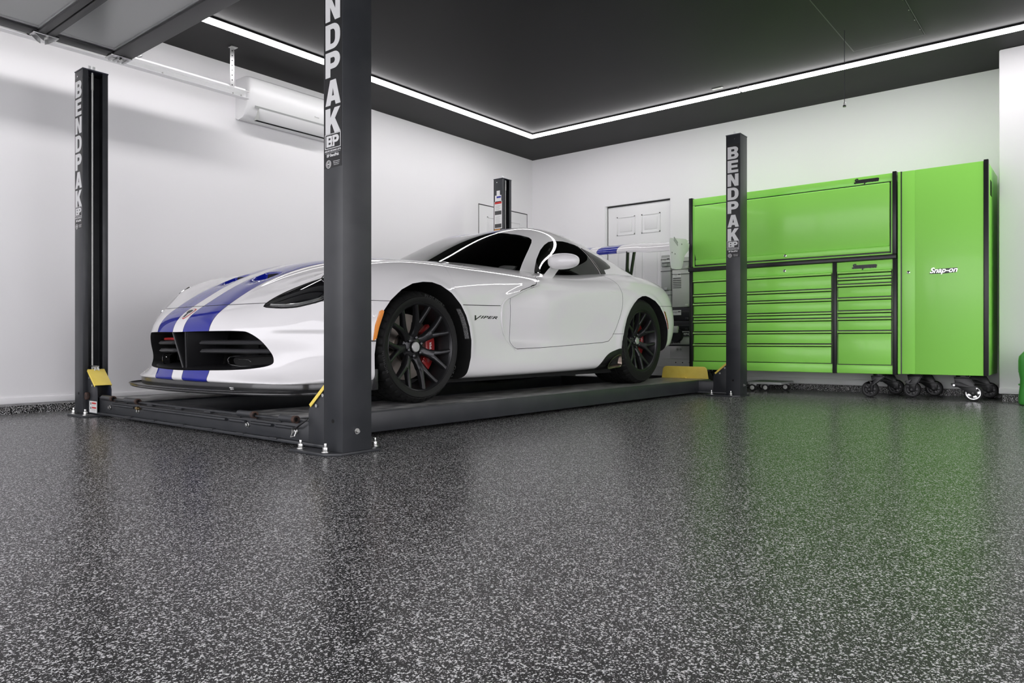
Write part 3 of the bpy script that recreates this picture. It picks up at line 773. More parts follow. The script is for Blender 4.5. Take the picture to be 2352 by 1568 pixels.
case(3.17, 3.505, 1.224, 1.350, 'plastic_light', 'shallow light grey tool case on top of its stack behind the wing plate')
case(3.52, 3.632, 0.440, 1.010, 'plastic_grey', 'tall narrow grey tool case standing behind the tail of the car')
case(3.52, 3.632, 1.012, 1.262, 'plastic_grey', 'mid grey tool case second from the top behind the wing', x0=7.0)
case(3.52, 3.632, 1.264, 1.385, 'plastic_grey', 'grey tool case with a white label card, topmost left of the wing plate', tag_z=1.36)
# dust extractor
dx = empty('dust_extractor', (7.14, 3.34, 0.438), 'light grey dust extractor with black trim and green print under the cases', 'vacuum')
MB().box(7.0, 7.30, 3.17, 3.505, 0.440, 0.520).build('tank', 'plastic_light', dx, bevel=0.012)
MB().box(6.995, 7.305, 3.165, 3.51, 0.520, 0.578).build('motor_head', 'plastic_light', dx, bevel=0.010)
MB().lathe([(0.0,-0.01),(0.068,-0.01),(0.073,0.0),(0.073,0.03),(0.0,0.03)], (6.955, 3.44, 0.535), (1,0,0), 30).build('wheel', 'plastic_black', dx, smooth=True)
MB().box(6.93, 6.97, 3.405, 3.475, 0.560, 0.632).build('grip', 'plastic_light', dx, bevel=0.012)
MB().box(6.965, 6.998, 3.395, 3.425, 0.540, 0.560).build('grip_base', 'plastic_black', dx, bevel=0.004)
MB().box(6.993, 6.996, 3.31, 3.375, 0.525, 0.572).build('badge', 'plastic_black', dx)
for k in range(4): MB().box(6.993, 6.998, 3.41+0.026*k, 3.43+0.026*k, 0.455, 0.475).build('foot_slot', 'sticker_ink', dx)
place_mesh('print', text_mesh('HEPA', 0.030, 0.0005, 0.0004), 'letter_white', dx, (0,-1,0), (0,0,1), (6.9925, 3.345, 0.548))
# wall outlet below the shelf
ol = empty('wall_outlet', (7.352, 3.595, 0.385), 'white double socket outlet on the back wall below the rack shelf', 'outlet')
MB().prism(rrect(3.555, 3.635, 0.355, 0.415, 0.006), 'x', WB-0.006, WB-0.0003).build('cover_plate', 'plastic_white', ol)
for y in (3.578, 3.612):
    s = MB().cyl((WB-0.006, y, 0.385), (WB-0.008, y, 0.385), 0.014, 20).build('socket', 'plastic_light', ol)
    MB().box(WB-0.0085, WB-0.008, y-0.006, y-0.003, 0.383, 0.393).box(WB-0.0085, WB-0.008, y+0.003, y+0.006, 0.383, 0.393).build('slots', 'sticker_ink', s)

# green jug at the right edge
jg = empty('plastic_jug', (6.60, 0.38, 0.0), 'green moulded plastic jug standing by the right wall', 'jug')
prof = [(0.0, 0.0), (0.098, 0.002), (0.108, 0.012), (0.110, 0.03), (0.106, 0.10), (0.100, 0.15), (0.099, 0.19), (0.106, 0.23), (0.110, 0.26), (0.110, 0.33), (0.106, 0.36), (0.070, 0.405), (0.030, 0.43), (0.028, 0.46), (0.0, 0.46)]
m_ = MB(); n_ = 36
for r, z in prof:
    for i in range(n_):
        a = 2*math.pi*i/n_
        sq = 1.0/max(abs(math.cos(a)), abs(math.sin(a)))**0.55
        m_.v.append((6.60+r*math.cos(a)*sq*0.92, 0.37+r*math.sin(a)*sq, z))
for k in range(len(prof)-1):
    for i in range(n_):
        m_.f.append((k*n_+i, k*n_+(i+1) % n_, (k+1)*n_+(i+1) % n_, (k+1)*n_+i)); m_.m.append(0)
m_.build('body', 'jug_green', jg, smooth=True, angle=60)
MB().lathe([(0.0,0.034),(0.026,0.034),(0.034,0.030),(0.034,0.0),(0.0,0.0)], (6.60,0.37,0.452), (0,0,1), 24).build('cap', 'plastic_black', jg, smooth=True)
for z in (0.15, 0.245):
    MB().lathe([(0.1075,-0.006),(0.1115,0.0),(0.1075,0.006)], (6.60,0.37,z), (0,0,1), 36).build('moulded_rib', 'jug_green', jg, smooth=True)

# ------------------------------------------------------------------ wall air conditioner
AX0, AX1, AZ0, AZ1 = 3.27, 4.17, 2.315, 2.655
ac = empty('air_conditioner', ((AX0+AX1)/2, WA, AZ0), 'white wall-mounted split air conditioner high on the left wall', 'air conditioner')
def ac_section(f):
    """outline (depth from wall, z) of the casing"""
    return [(0.0, AZ0+0.02), (0.045, AZ0), (0.115, AZ0+0.010), (0.150, AZ0+0.035), (0.178, AZ0+0.085), (0.200, AZ0+0.120), (0.208, AZ0+0.18), (0.206, AZ1-0.05), (0.196, AZ1-0.018), (0.17, AZ1), (0.0, AZ1)]
sec = ac_section(0)
m_ = MB(); xs = [AX0, AX0+0.004, AX0+0.02, AX0+0.05, AX1-0.05, AX1-0.02, AX1-0.004, AX1]; kk = [0.80, 0.88, 0.965, 1.0, 1.0, 0.965, 0.88, 0.80]
for x, k in zip(xs, kk):
    for d, z in sec: m_.v.append((x, WA-d*k-0.0005, z if d > 0 else z))
L_ = len(sec)
for i in range(len(xs)-1):
    for j in range(L_):
        m_.f.append((i*L_+j, i*L_+(j+1) % L_, (i+1)*L_+(j+1) % L_, (i+1)*L_+j)); m_.m.append(0)
m_.f += [tuple(range(L_)), tuple(range((len(xs)-1)*L_, len(xs)*L_))]; m_.m += [0, 0]
m_.build('casing', 'plastic_white', ac, smooth=True, angle=40)
# outlet flap and dark slot along the lower front
fl = MB().prism([(WA-0.128, AZ0+0.010), (WA-0.190, AZ0+0.090), (WA-0.194, AZ0+0.088), (WA-0.134, AZ0+0.007)], 'x', AX0+0.10, AX1-0.10).build('flap', 'plastic_white', ac, bevel=0.001)
MB().prism([(WA-0.118, AZ0+0.006), (WA-0.132, AZ0+0.014), (WA-0.134, AZ0+0.004), (WA-0.122, AZ0-0.001)], 'x', AX0+0.10, AX1-0.10).build('outlet_slot', 'dark_void', ac)
MB().prism([(WA-0.186, AZ0+0.088), (WA-0.196, AZ0+0.104), (WA-0.200, AZ0+0.102), (WA-0.190, AZ0+0.085)], 'x', AX0+0.06, AX1-0.06).build('panel_gap', 'plastic_grey', ac)
MB().box(AX0+0.098, AX0+0.10, WA-0.19, WA-0.12, AZ0+0.0, AZ0+0.0885).build('flap_end', 'plastic_light', ac)
place_mesh('maker_print', text_mesh('Pioneer', 0.016, 0.0004, 0.0002), 'plastic_grey', ac, (1,0,0), (0,0,1), (3.93, WA-0.2085, AZ0+0.145))

# ------------------------------------------------------------------ open overhead garage door and its track
gd = empty('garage_door', (0.6, 1.4, 2.36), 'open sectional garage door of grey steel panels lying overhead on its tracks', 'garage door')
GZ = 2.336; GY0, GY1 = -2.35, 5.05
ex = [2.156, 1.65, 1.145, 0.64, 0.135, -0.37, -0.875]
ys = [GY1, 3.20, 1.35, -0.50, GY0]
for i in range(len(ex)-1):
    xa, xb = ex[i+1]+0.004, ex[i]-0.004
    sec_ = MB().box(xa, xb, GY0, GY1, GZ+0.018, GZ+0.05).build('door_section', 'door_steel', gd)
    wb_ = 0.122 if i == 0 else 0.044
    for x0_, x1_ in ((xa, xa+0.044), (xb-wb_, xb)):
        MB().box(x0_, x1_, GY0, GY1, GZ-0.006, GZ+0.018).build('rail', 'door_frame_steel', sec_, bevel=0.004)
        MB().box(*((x1_, x1_+0.010) if x0_ == xa else (x0_-0.010, x0_)), GY0, GY1, GZ+0.006, GZ+0.018).build('rail_lip', 'galvanised', sec_)
    for j, y in enumerate(ys):
        w = 0.10 if j in (0, len(ys)-1) else 0.07
        yc = min(max(y, GY0+w/2), GY1-w/2)
        MB().box(xa+0.046, xb-wb_-0.002, yc-w/2, yc+w/2, GZ-0.003, GZ+0.018).build('stile', 'door_frame_steel', sec_, bevel=0.003)
        for sg in (-1, 1):
            if GY0 < yc+sg*(w/2+0.02) < GY1:
                MB().box(xa+0.055, xb-wb_-0.011, yc+sg*w/2, yc+sg*(w/2+0.024), GZ+0.008, GZ+0.018).build('stile_lip', 'galvanised', sec_)
# hinges with rollers at the section joints
def hinge(x, y):
    h = MB().box(x-0.07, x+0.07, y-0.035, y+0.035, GZ-0.012, GZ-0.006).build('hinge', 'galvanised', gd, bevel=0.001)
    for sx in (-1, 1):
        MB().prism([(x+sx*0.012, GZ-0.012), (x+sx*0.065, GZ-0.012), (x+sx*0.030, GZ-0.040), (x+sx*0.012, GZ-0.048)], 'y', y-0.032, y-0.028).build('hinge_ear', 'galvanised', h)
        MB().prism([(x+sx*0.012, GZ-0.012), (x+sx*0.065, GZ-0.012), (x+sx*0.030, GZ-0.040), (x+sx*0.012, GZ-0.048)], 'y', y+0.028, y+0.032).build('hinge_ear', 'galvanised', h)
    MB().cyl((x, y-0.03, GZ-0.030), (x, 5.245, 2.412), 0.0065, 12).build('roller_stem', 'zinc', h)
    MB().lathe([(0.0,-0.010),(0.018,-0.010),(0.022,0.0),(0.018,0.010),(0.0,0.010)], (x, 5.240, 2.412), (0,1,0), 18).build('roller', 'plastic_black', h, smooth=True)
for x in ex[1:5]: hinge(x, 5.0)
cb = MB().box(2.02, 2.15, 4.96, 5.06, GZ-0.014, GZ-0.006).build('corner_bracket', 'galvanised', gd, bevel=0.001)
for k in range(4):
    MB().box(2.035+0.028*k, 2.048+0.028*k, 4.975, 5.05, GZ-0.026, GZ-0.014).build('bracket_rib', 'galvanised', cb)
MB().cyl((2.085, 4.97, GZ-0.032), (2.085, 5.245, 2.412), 0.0065, 12).build('roller_stem', 'zinc', cb)
MB().tube([(2.15, 4.93, GZ+0.01), (2.17, 4.91, GZ+0.0), (2.185, 4.90, GZ+0.012)], 0.006, 8).build('edge_hook', 'galvanised', cb)
tr = empty('door_track', (1.2, 5.26, 2.38), 'galvanised horizontal door track hung beside the left wall', 'track')
TZ = 2.415
# C-shaped rail open towards the door
MB().prism([(5.225, TZ-0.028), (5.285, TZ-0.028), (5.285, TZ+0.028), (5.225, TZ+0.028), (5.225, TZ+0.0255), (5.2825, TZ+0.0255), (5.2825, TZ-0.0255), (5.225, TZ-0.0255)], 'x', -1.3, 3.16).build('track_channel', 'track_zinc', tr)
MB().box(-1.3, 3.16, 5.285, 5.288, TZ-0.02, TZ+0.06).build('track_angle', 'track_zinc', tr)
st = MB().obox((3.04, 5.276, (TZ+CH)/2+0.02), (0.017, 0, 0), (0, 0.0015, 0), (0.0, 0, (CH-TZ)/2-0.02)).build('hanger_strap', 'galvanised', tr)
for k in range(9):
    MB().cyl((3.04, 5.274, TZ+0.06+0.038*k), (3.04, 5.2735, TZ+0.06+0.038*k), 0.005, 10).build('strap_hole', 'dark_void', st)
MB().box(3.02, 3.075, 5.25, 5.30, CH-0.006, CH-0.001).build('ceiling_foot', 'galvanised', tr)
for x in (2.5, 3.05, 3.12):
    MB().cyl((x, 5.2825, TZ), (x, 5.279, TZ), 0.006, 10).build('track_bolt', 'zinc', tr)
# ------------------------------------------------------------------ white sports car
XF, YC, ZR = 2.845, 3.90, 0.124
CAR = empty('sports_car', (XF, YC, ZR), 'white sports coupe with twin blue stripes and tall rear wing on the lift', 'car')
ORIGIN[CAR.name] = Vector((0, 0, 0))      # parts are modelled in car coordinates: x back from the front axle, y across, z up from the tyres' contact

def smooth(e0, e1, x):
    t = np.clip((x-e0)/(e1-e0), 0, 1); return t*t*(3-2*t)

YK = np.array([0.0, 0.22, 0.42, 0.60, 0.76, 0.89])
# station: (x at centre, x at side, y of shoulder, top z for the six columns, side [(y,z) x5])
ST = [
 (-0.895,-0.645,0.812,(0.475,0.475,0.472,0.470,0.468,0.460),((0.822,0.400),(0.826,0.320),(0.822,0.240),(-0.690,0.836,0.178),(-0.770,0.866,0.132))),
 (-0.815,-0.600,0.845,(0.535,0.536,0.536,0.540,0.548,0.525),((0.868,0.430),(0.874,0.340),(0.870,0.250),(-0.625,0.878,0.180),(-0.660,0.902,0.130))),
 (-0.690,-0.535,0.876,(0.612,0.616,0.604,0.626,0.642,0.590),((0.904,0.480),(0.912,0.365),(0.910,0.262),(0.912,0.185),(0.920,0.130))),
 (-0.530,-0.445,0.897,(0.694,0.703,0.664,0.688,0.722,0.646),((0.930,0.520),(0.938,0.392),(0.938,0.280),(0.938,0.190),(0.938,0.130))),
 (-0.360,-0.330,0.909,(0.764,0.776,0.714,0.738,0.776,0.690),((0.948,0.558),(0.956,0.422),(0.956,0.300),(0.952,0.200),(0.946,0.130))),
 (-0.180,-0.180,0.915,(0.819,0.832,0.756,0.778,0.812,0.724),((0.960,0.595),(0.968,0.450),(0.968,0.320),(0.962,0.210),(0.950,0.130))),
 (0.000,0.000,0.915,(0.849,0.862,0.784,0.804,0.834,0.746),((0.964,0.622),(0.972,0.480),(0.972,0.340),(0.964,0.220),(0.950,0.130))),
 (0.180,0.180,0.912,(0.872,0.883,0.812,0.822,0.838,0.754),((0.962,0.630),(0.970,0.490),(0.968,0.345),(0.960,0.225),(0.946,0.125))),
 (0.360,0.360,0.905,(0.890,0.896,0.842,0.842,0.834,0.758),((0.954,0.635),(0.960,0.495),(0.956,0.350),(0.950,0.230),(0.942,0.120))),
 (0.560,0.560,0.896,(0.902,0.904,0.874,0.854,0.828,0.760),((0.940,0.640),(0.944,0.500),(0.936,0.355),(0.940,0.235),(0.938,0.120))),
 (0.800,0.800,0.886,(0.912,0.912,0.896,0.866,0.828,0.764),((0.926,0.645),(0.928,0.505),(0.914,0.360),(0.932,0.240),(0.936,0.121))),
 (1.100,1.100,0.880,(0.895,0.895,0.890,0.872,0.832,0.770),((0.918,0.650),(0.918,0.510),(0.900,0.365),(0.930,0.245),(0.936,0.123))),
 (1.400,1.400,0.878,(0.872,0.872,0.872,0.866,0.836,0.776),((0.916,0.655),(0.914,0.515),(0.894,0.370),(0.930,0.248),(0.936,0.126))),
 (1.700,1.700,0.882,(0.872,0.872,0.872,0.868,0.842,0.786),((0.920,0.664),(0.918,0.524),(0.898,0.380),(0.932,0.254),(0.938,0.130))),
 (1.950,1.950,0.890,(0.890,0.890,0.890,0.886,0.860,0.804),((0.934,0.684),(0.936,0.545),(0.922,0.400),(0.938,0.270),(0.938,0.136))),
 (2.200,2.200,0.900,(0.920,0.920,0.918,0.912,0.888,0.828),((0.952,0.710),(0.962,0.570),(0.958,0.420),(0.948,0.280),(0.938,0.145))),
 (2.420,2.420,0.906,(0.940,0.940,0.938,0.930,0.908,0.846),((0.962,0.728),(0.974,0.586),(0.974,0.432),(0.956,0.290),(0.938,0.152))),
 (2.640,2.640,0.904,(0.950,0.950,0.946,0.938,0.916,0.852),((0.960,0.730),(0.972,0.588),(0.972,0.436),(0.954,0.300),(0.934,0.175))),
 (2.860,2.850,0.898,(0.952,0.952,0.946,0.934,0.912,0.844),((0.952,0.718),(0.964,0.580),(0.964,0.446),(0.948,0.325),(0.924,0.225))),
 (3.080,3.020,0.888,(0.950,0.948,0.940,0.924,0.894,0.818),((0.934,0.694),(0.948,0.570),(0.948,0.450),(0.930,0.350),(0.906,0.275))),
 (3.310,3.150,0.872,(0.950,0.946,0.934,0.910,0.868,0.780),((0.906,0.655),(0.922,0.548),(0.920,0.450),(0.902,0.365),(0.878,0.295))),
 (3.450,3.225,0.842,(0.940,0.936,0.918,0.886,0.832,0.732),((0.868,0.620),(0.884,0.532),(0.878,0.445),(0.858,0.370),(0.834,0.300))),
]
def densify(st, xs_new):
    """extra stations by Catmull-Rom between the measured ones"""
    def flat(q):
        return np.array([q[0], q[1], q[2], *q[3], *[w for p in q[4] for w in (p if len(p) == 2 else p[1:])]])
    def unflat(a): return (a[0], a[1], a[2], tuple(a[3:9]), tuple((a[9+2*k], a[10+2*k]) for k in range(5)))
    out = list(st)
    for xn in xs_new:
        i = max(k for k in range(len(st)-1) if st[k][0] <= xn)
        A = [flat(st[k]) for k in (i-1, i, i+1, i+2)]; X = [a[0] for a in A]
        t = (xn-X[1])/(X[2]-X[1])
        m1 = (A[2]-A[0])/(X[2]-X[0])*(X[2]-X[1]); m2 = (A[3]-A[1])/(X[3]-X[1])*(X[2]-X[1])
        v = (2*t**3-3*t*t+1)*A[1]+(t**3-2*t*t+t)*m1+(-2*t**3+3*t*t)*A[2]+(t**3-t*t)*m2
        v[0] = xn; v[1] = xn
        out.append(unflat(v))
    return sorted(out, key=lambda q: q[0])
ST = densify(ST, (0.63, 0.70, 0.75, 0.86, 0.93, 1.01))
def body_cage():
    V = []; F = []; idx = {}
    def vid(p, key):
        if key in idx: return idx[key]
        idx[key] = len(V); V.append(tuple(p)); return idx[key]
    n = len(ST); P = []
    for i, (xc, xs, ysh, zt, side) in enumerate(ST):
        row = []
        for k in range(6):
            y = YK[k]*ysh/0.89
            x = xc+(xs-xc)*(y/ysh)**2.2
            row.append((x, y, zt[k]))
        for q in side: row.append((xs, q[0], q[1]) if len(q) == 2 else q)
        side = [q if len(q) == 3 else (xs, q[0], q[1]) for q in side]; zb = side[-1][2]; xe = side[-1][0]
        for k in (4, 3, 2, 1, 0):
            y = YK[k]*side[-1][1]/0.89
            x = xc+(xe-xc)*(y/side[-1][1])**2.2
            row.append((x, y, zb-0.004))
        P.append(row)
    # front fascia profile: the chin comes forward again below the grille
    pf = {5: 0.0, 6: -0.012, 7: -0.008, 8: 0.006, 9: -0.004, 10: -0.025}
    def capgrid(i, sgn):
        row = P[i]; G = [[None]*6 for _ in range(6)]
        for k in range(6): G[0][k] = row[k]
        for r in range(6): G[r][5] = row[5+r]
        for k in range(5): G[5][k] = row[15-k]
        for r in range(1, 5):
            zc = (0.40, 0.325, 0.245, 0.175)[r-1] if sgn < 0 else (0.66, 0.53, 0.42, 0.31)[r-1]
            for k in range(5):
                y = YK[k]*G[r][5][1]/0.89
                if sgn < 0: x = -0.915+pf[5+r]+(0.258)*(y/0.8)**2.3
                else: x = (3.49, 3.52, 3.48, 3.44)[r-1]-0.27*(y/0.86)**2.2
                t = (y/G[r][5][1])**3
                G[r][k] = (x, y, zc*(1-t)+G[r][5][2]*t)
        return G
    # chin
    r0 = P[0]
    for k in range(5):
        p = r0[15-k]; P[0][15-k] = (-0.915-0.024+0.165*(p[1]/0.86)**2.3, p[1], p[2])
    GF = capgrid(0, -1); GR = capgrid(n-1, 1)
    def key(i, j): return ('b', i, j)
    for s in (1, -1):
        def v(i, j):
            p = P[i][j]
            kk = ('b', i, j, 0 if abs(p[1]) < 1e-9 else s)
            return vid((p[0], s*p[1], p[2]), kk)
        for i in range(n-1):
            for j in range(15):
                q = (v(i, j), v(i+1, j), v(i+1, j+1), v(i, j+1))
                F.append(q if s > 0 else q[::-1])
        for G, ii, flip in ((GF, 0, False), (GR, n-1, True)):
            def g(r, k):
                if r == 0: return v(ii, k)
                if k == 5: return v(ii, 5+r)
                if r == 5: return v(ii, 15-k)
                p = G[r][k]; return vid((p[0], s*p[1], p[2]), ('c', ii, r, k, 0 if k == 0 else s))
            for r in range(5):
                for k in range(5):
                    q = (g(r, k), g(r, k+1), g(r+1, k+1), g(r+1, k))
                    if flip: q = q[::-1]
                    F.append(q if s > 0 else q[::-1])
    return V, F

def subdivided(V, F, levels, name='tmp'):
    me = bpy.data.meshes.new(name); me.from_pydata(V, [], F)
    bm = bmesh.new(); bm.from_mesh(me); bmesh.ops.recalc_face_normals(bm, faces=bm.faces); bm.to_mesh(me); bm.free()
    o = bpy.data.objects.new(name, me); COL.objects.link(o)
    m = o.modifiers.new('s', 'SUBSURF'); m.levels = levels; m.render_levels = levels
    bpy.context.view_layer.update()
    out = bpy.data.meshes.new_from_object(o.evaluated_get(bpy.context.evaluated_depsgraph_get()))
    bpy.data.objects.remove(o); bpy.data.meshes.remove(me)
    return out

def verts_np(me):
    a = np.empty(len(me.vertices)*3); me.vertices.foreach_get('co', a); return a.reshape(-1, 3)
def set_verts(me, a):
    me.vertices.foreach_set('co', a.reshape(-1)); me.update()

# canopy: rows from the centre line down to the belt
CAN = [
 ((0.66,0.69,0.80,1.00,1.17,1.28),(0,0.22,0.42,0.56,0.645,0.70),(0.880,0.880,0.872,0.855,0.835,0.800)),
 ((0.90,0.93,1.01,1.17,1.31,1.40),(0,0.22,0.42,0.565,0.65,0.705),(0.984,0.984,0.972,0.944,0.888,0.810)),
 ((1.14,1.165,1.24,1.38,1.46,1.53),(0,0.22,0.41,0.545,0.64,0.705),(1.090,1.094,1.082,1.042,0.942,0.812)),
 ((1.40,1.42,1.47,1.56,1.60,1.66),(0,0.21,0.385,0.510,0.625,0.705),(1.188,1.204,1.196,1.140,0.985,0.815)),
 ((1.68,1.68,1.69,1.72,1.76,1.82),(0,0.20,0.37,0.500,0.622,0.706),(1.236,1.264,1.264,1.198,1.015,0.820)),
 ((1.96,1.96,1.96,1.96,1.98,2.00),(0,0.20,0.365,0.500,0.624,0.708),(1.230,1.264,1.270,1.212,1.040,0.835)),
 ((2.22,2.22,2.22,2.21,2.21,2.22),(0,0.20,0.36,0.500,0.626,0.715),(1.190,1.224,1.234,1.190,1.058,0.860)),
 ((2.48,2.48,2.48,2.46,2.45,2.44),(0,0.20,0.36,0.505,0.632,0.725),(1.122,1.150,1.164,1.134,1.046,0.900)),
 ((2.74,2.74,2.74,2.71,2.68,2.66),(0,0.20,0.37,0.515,0.642,0.732),(1.036,1.058,1.074,1.058,1.004,0.922)),
 ((3.00,3.00,2.99,2.95,2.90,2.86),(0,0.20,0.38,0.520,0.645,0.732),(0.945,0.950,0.956,0.948,0.930,0.895)),
]
def canopy_cage():
    V = []; F = []; idx = {}
    def vid(i, j, s):
        xs, ys, zs = CAN[i]
        k = (i, j, 0 if ys[j] == 0 else s)
        if k not in idx: idx[k] = len(V); V.append((xs[j], s*ys[j], zs[j]))
        return idx[k]
    for s in (1, -1):
        for i in range(len(CAN)-1):
            for j in range(5):
                q = (vid(i,j,s), vid(i+1,j,s), vid(i+1,j+1,s), vid(i,j+1,s))
                F.append(q if s > 0 else q[::-1])
    return V, F
# ---- car materials
def paint_material():
    m = mat('car_paint', (0.84, 0.826, 0.832), 0.40, 0, 1.0, spec=0.05)
    L = m.node_tree.links; b = bsdf(m)
    tc = N(m, 'ShaderNodeTexCoord'); sx = N(m, 'ShaderNodeSeparateXYZ'); ab = N(m, 'ShaderNodeMath', operation='ABSOLUTE')
    L.new(tc.outputs['Object'], sx.inputs[0]); L.new(sx.outputs['Y'], ab.inputs[0])
    r = N(m, 'ShaderNodeValToRGB'); r.color_ramp.interpolation = 'CONSTANT'
    e = r.color_ramp.elements
    e[0].position = 0; e[0].color = (0.84, 0.826, 0.832, 1)
    e[1].position = 0.054; e[1].color = (0.02, 0.02, 0.03, 1)
    for p, c in ((0.0565, (0.006, 0.014, 0.30, 1)), (0.2795, (0.02, 0.02, 0.03, 1)), (0.282, (0.84, 0.826, 0.832, 1))):
        k = e.new(p); k.color = c
    L.new(ab.outputs[0], r.inputs['Fac']); L.new(r.outputs['Color'], b.inputs['Base Color'])
    return m
paint_material()
mat('car_white', (0.84, 0.826, 0.832), 0.40, 0, 1.0, spec=0.05)
mat('car_blue', (0.006, 0.014, 0.30), 0.4, 0, 1.0, spec=0.05)
mat('carbon', (0.010, 0.010, 0.011), 0.30, 0, 0.4); add_color_noise(MATS['carbon'], 260, (0.005, 0.005, 0.006), (0.018, 0.018, 0.019))
mat('grille_trim', (0.040, 0.040, 0.043), 0.38)
mat('grille_black', (0.008, 0.008, 0.009), 0.5, spec=0.2)
mat('wheel_black', (0.030, 0.030, 0.032), 0.30, 0.6)
mat('tyre', (0.007, 0.007, 0.007), 0.6, spec=0.3)
mat('tyre_print', (0.024, 0.024, 0.024), 0.6)
mat('brake_steel', (0.30, 0.27, 0.24), 0.35, 1.0)
mat('caliper_red', (0.26, 0.012, 0.012), 0.3, 0, 0.5)
mat('amber', (0.92, 0.30, 0.02), 0.2, 0, 0.6)
mat('red_lens', (0.32, 0.01, 0.015), 0.15, 0, 0.8)
mat('red_tube', (0.45, 0.03, 0.03), 0.3)
mat('lamp_glass', (0.006, 0.006, 0.007), 0.04, 0, 1.0)
mat('cabin_dark', (0.022, 0.022, 0.023), 0.6)
mat('exhaust_metal', (0.25, 0.20, 0.17), 0.3, 1.0)
mat('liner_grey', (0.28, 0.28, 0.28), 0.4); add_color_noise(MATS['liner_grey'], 160, (0.12, 0.12, 0.12), (0.42, 0.42, 0.42), 0.4, 0.6)
mat('clear_plate', (0.80, 0.79, 0.80), 0.15)
mat('lug_metal', (0.16, 0.16, 0.17), 0.25, 0.9)
mat('cap_silver', (0.55, 0.55, 0.54), 0.35, 0.6)
def tinted_glass():
    m = bpy.data.materials.new('tinted_glass'); m.use_nodes = True
    nt = m.node_tree; nt.nodes.clear(); L = nt.links
    out = nt.nodes.new('ShaderNodeOutputMaterial'); mix = nt.nodes.new('ShaderNodeMixShader'); fr = nt.nodes.new('ShaderNodeFresnel')
    tr = nt.nodes.new('ShaderNodeBsdfTransparent'); gl = nt.nodes.new('ShaderNodeBsdfGlossy')
    fr.inputs['IOR'].default_value = 1.5; tr.inputs[0].default_value = (0.62, 0.64, 0.64, 1)
    gl.inputs['Roughness'].default_value = 0.01; gl.inputs[0].default_value = (0.95, 0.95, 0.95, 1)
    L.new(fr.outputs[0], mix.inputs[0]); L.new(tr.outputs[0], mix.inputs[1]); L.new(gl.outputs[0], mix.inputs[2]); L.new(mix.outputs[0], out.inputs[0])
    MATS['tinted_glass'] = m
tinted_glass()

# ---- mesh tools
def evaluated(o):
    bpy.context.view_layer.update()
    return bpy.data.meshes.new_from_object(o.evaluated_get(bpy.context.evaluated_depsgraph_get()))
def boolean(a, b, op):
    oa = bpy.data.objects.new('a', a); ob = bpy.data.objects.new('b', b); COL.objects.link(oa); COL.objects.link(ob)
    m = oa.modifiers.new('b', 'BOOLEAN'); m.operation = op; m.object = ob; m.solver = 'EXACT'; m.material_mode = 'TRANSFER'
    r = evaluated(oa)
    bpy.data.objects.remove(oa); bpy.data.objects.remove(ob)
    return r
def mb_mesh(mb, material):
    me = bpy.data.meshes.new('cut'); me.from_pydata([tuple(p) for p in mb.v], [], mb.f)
    bm = bmesh.new(); bm.from_mesh(me); bmesh.ops.recalc_face_normals(bm, faces=bm.faces); bmesh.ops.triangulate(bm, faces=[f for f in bm.faces if len(f.verts) > 4]); bm.to_mesh(me); bm.free()
    me.materials.append(MATS[material]); return me
def mirror_y(poly_side):  # helper for cutters on both sides
    return poly_side
def grow(poly, d):
    """offset a 2D polygon outwards by d"""
    n = len(poly); P = [Vector((p[0], p[1])) for p in poly]
    area = sum(P[i].x*P[(i+1) % n].y-P[(i+1) % n].x*P[i].y for i in range(n)); sg = 1 if area > 0 else -1
    out = []
    for i in range(n):
        e1 = (P[i]-P[i-1]).normalized(); e2 = (P[(i+1) % n]-P[i]).normalized()
        n1 = Vector((e1.y, -e1.x))*sg; n2 = Vector((e2.y, -e2.x))*sg
        b = (n1+n2); b = b.normalized() if b.length > 1e-6 else n1
        out.append(tuple(P[i]+b*(d/max(0.4, b.dot(n1)))))
    return out
def finish(name, me, material, parent, angle=48):
    me.shade_smooth(); me.set_sharp_from_angle(angle=math.radians(angle))
    me.name = name
    return link_mesh(name, me, material, parent)
def smooth_poly(pts, n=4, closed=False):
    """Catmull-Rom through the points"""
    P = [Vector(p) for p in pts]; out = []; m = len(P)
    rngi = range(m if closed else m-1)
    for i in rngi:
        if closed: p0, p1, p2, p3 = P[i-1], P[i], P[(i+1) % m], P[(i+2) % m]
        else: p0, p1, p2, p3 = P[max(i-1, 0)], P[i], P[i+1], P[min(i+2, m-1)]
        for k in range(n):
            t = k/n
            out.append(tuple(0.5*((2*p1)+(p2-p0)*t+(2*p0-5*p1+4*p2-p3)*t*t+(3*p1-p0-3*p2+p3)*t**3)))
    if not closed: out.append(tuple(P[-1]))
    return out
def bvh_of(me):
    bm = bmesh.new(); bm.from_mesh(me); t = BVHTree.FromBMesh(bm); bm.free(); return t

# ---- dense body skin, then sculpted features
V_, F_ = body_cage(); SKIN = subdivided(V_, F_, 4)
A_ = verts_np(SKIN); x, y, z = A_[:, 0].copy(), A_[:, 1].copy(), A_[:, 2].copy(); ay = np.abs(y)
S_PTS = [(0.30, 0.86), (0.34, 0.80), (0.40, 0.735), (0.47, 0.708), (0.52, 0.705), (0.575, 0.716), (0.62, 0.770), (0.66, 0.888), (0.70, 1.03), (0.74, 1.20)]
sx_ = np.interp(z, [p[0] for p in S_PTS], [p[1] for p in S_PTS])
d_ = x - sx_
side = smooth(0.80, 0.88, ay)
pock = smooth(-0.012, 0.022, d_)*(1-smooth(0.05, 0.62, d_))*smooth(0.27, 0.36, z)*(1-smooth(0.60, 0.72, z)*0.55)*(1-smooth(0.70, 0.76, z))*side
lip = (1-smooth(0.0, 0.012, d_))*smooth(-0.16, -0.005, d_)*smooth(0.33, 0.42, z)*(1-smooth(0.69, 0.75, z))*side
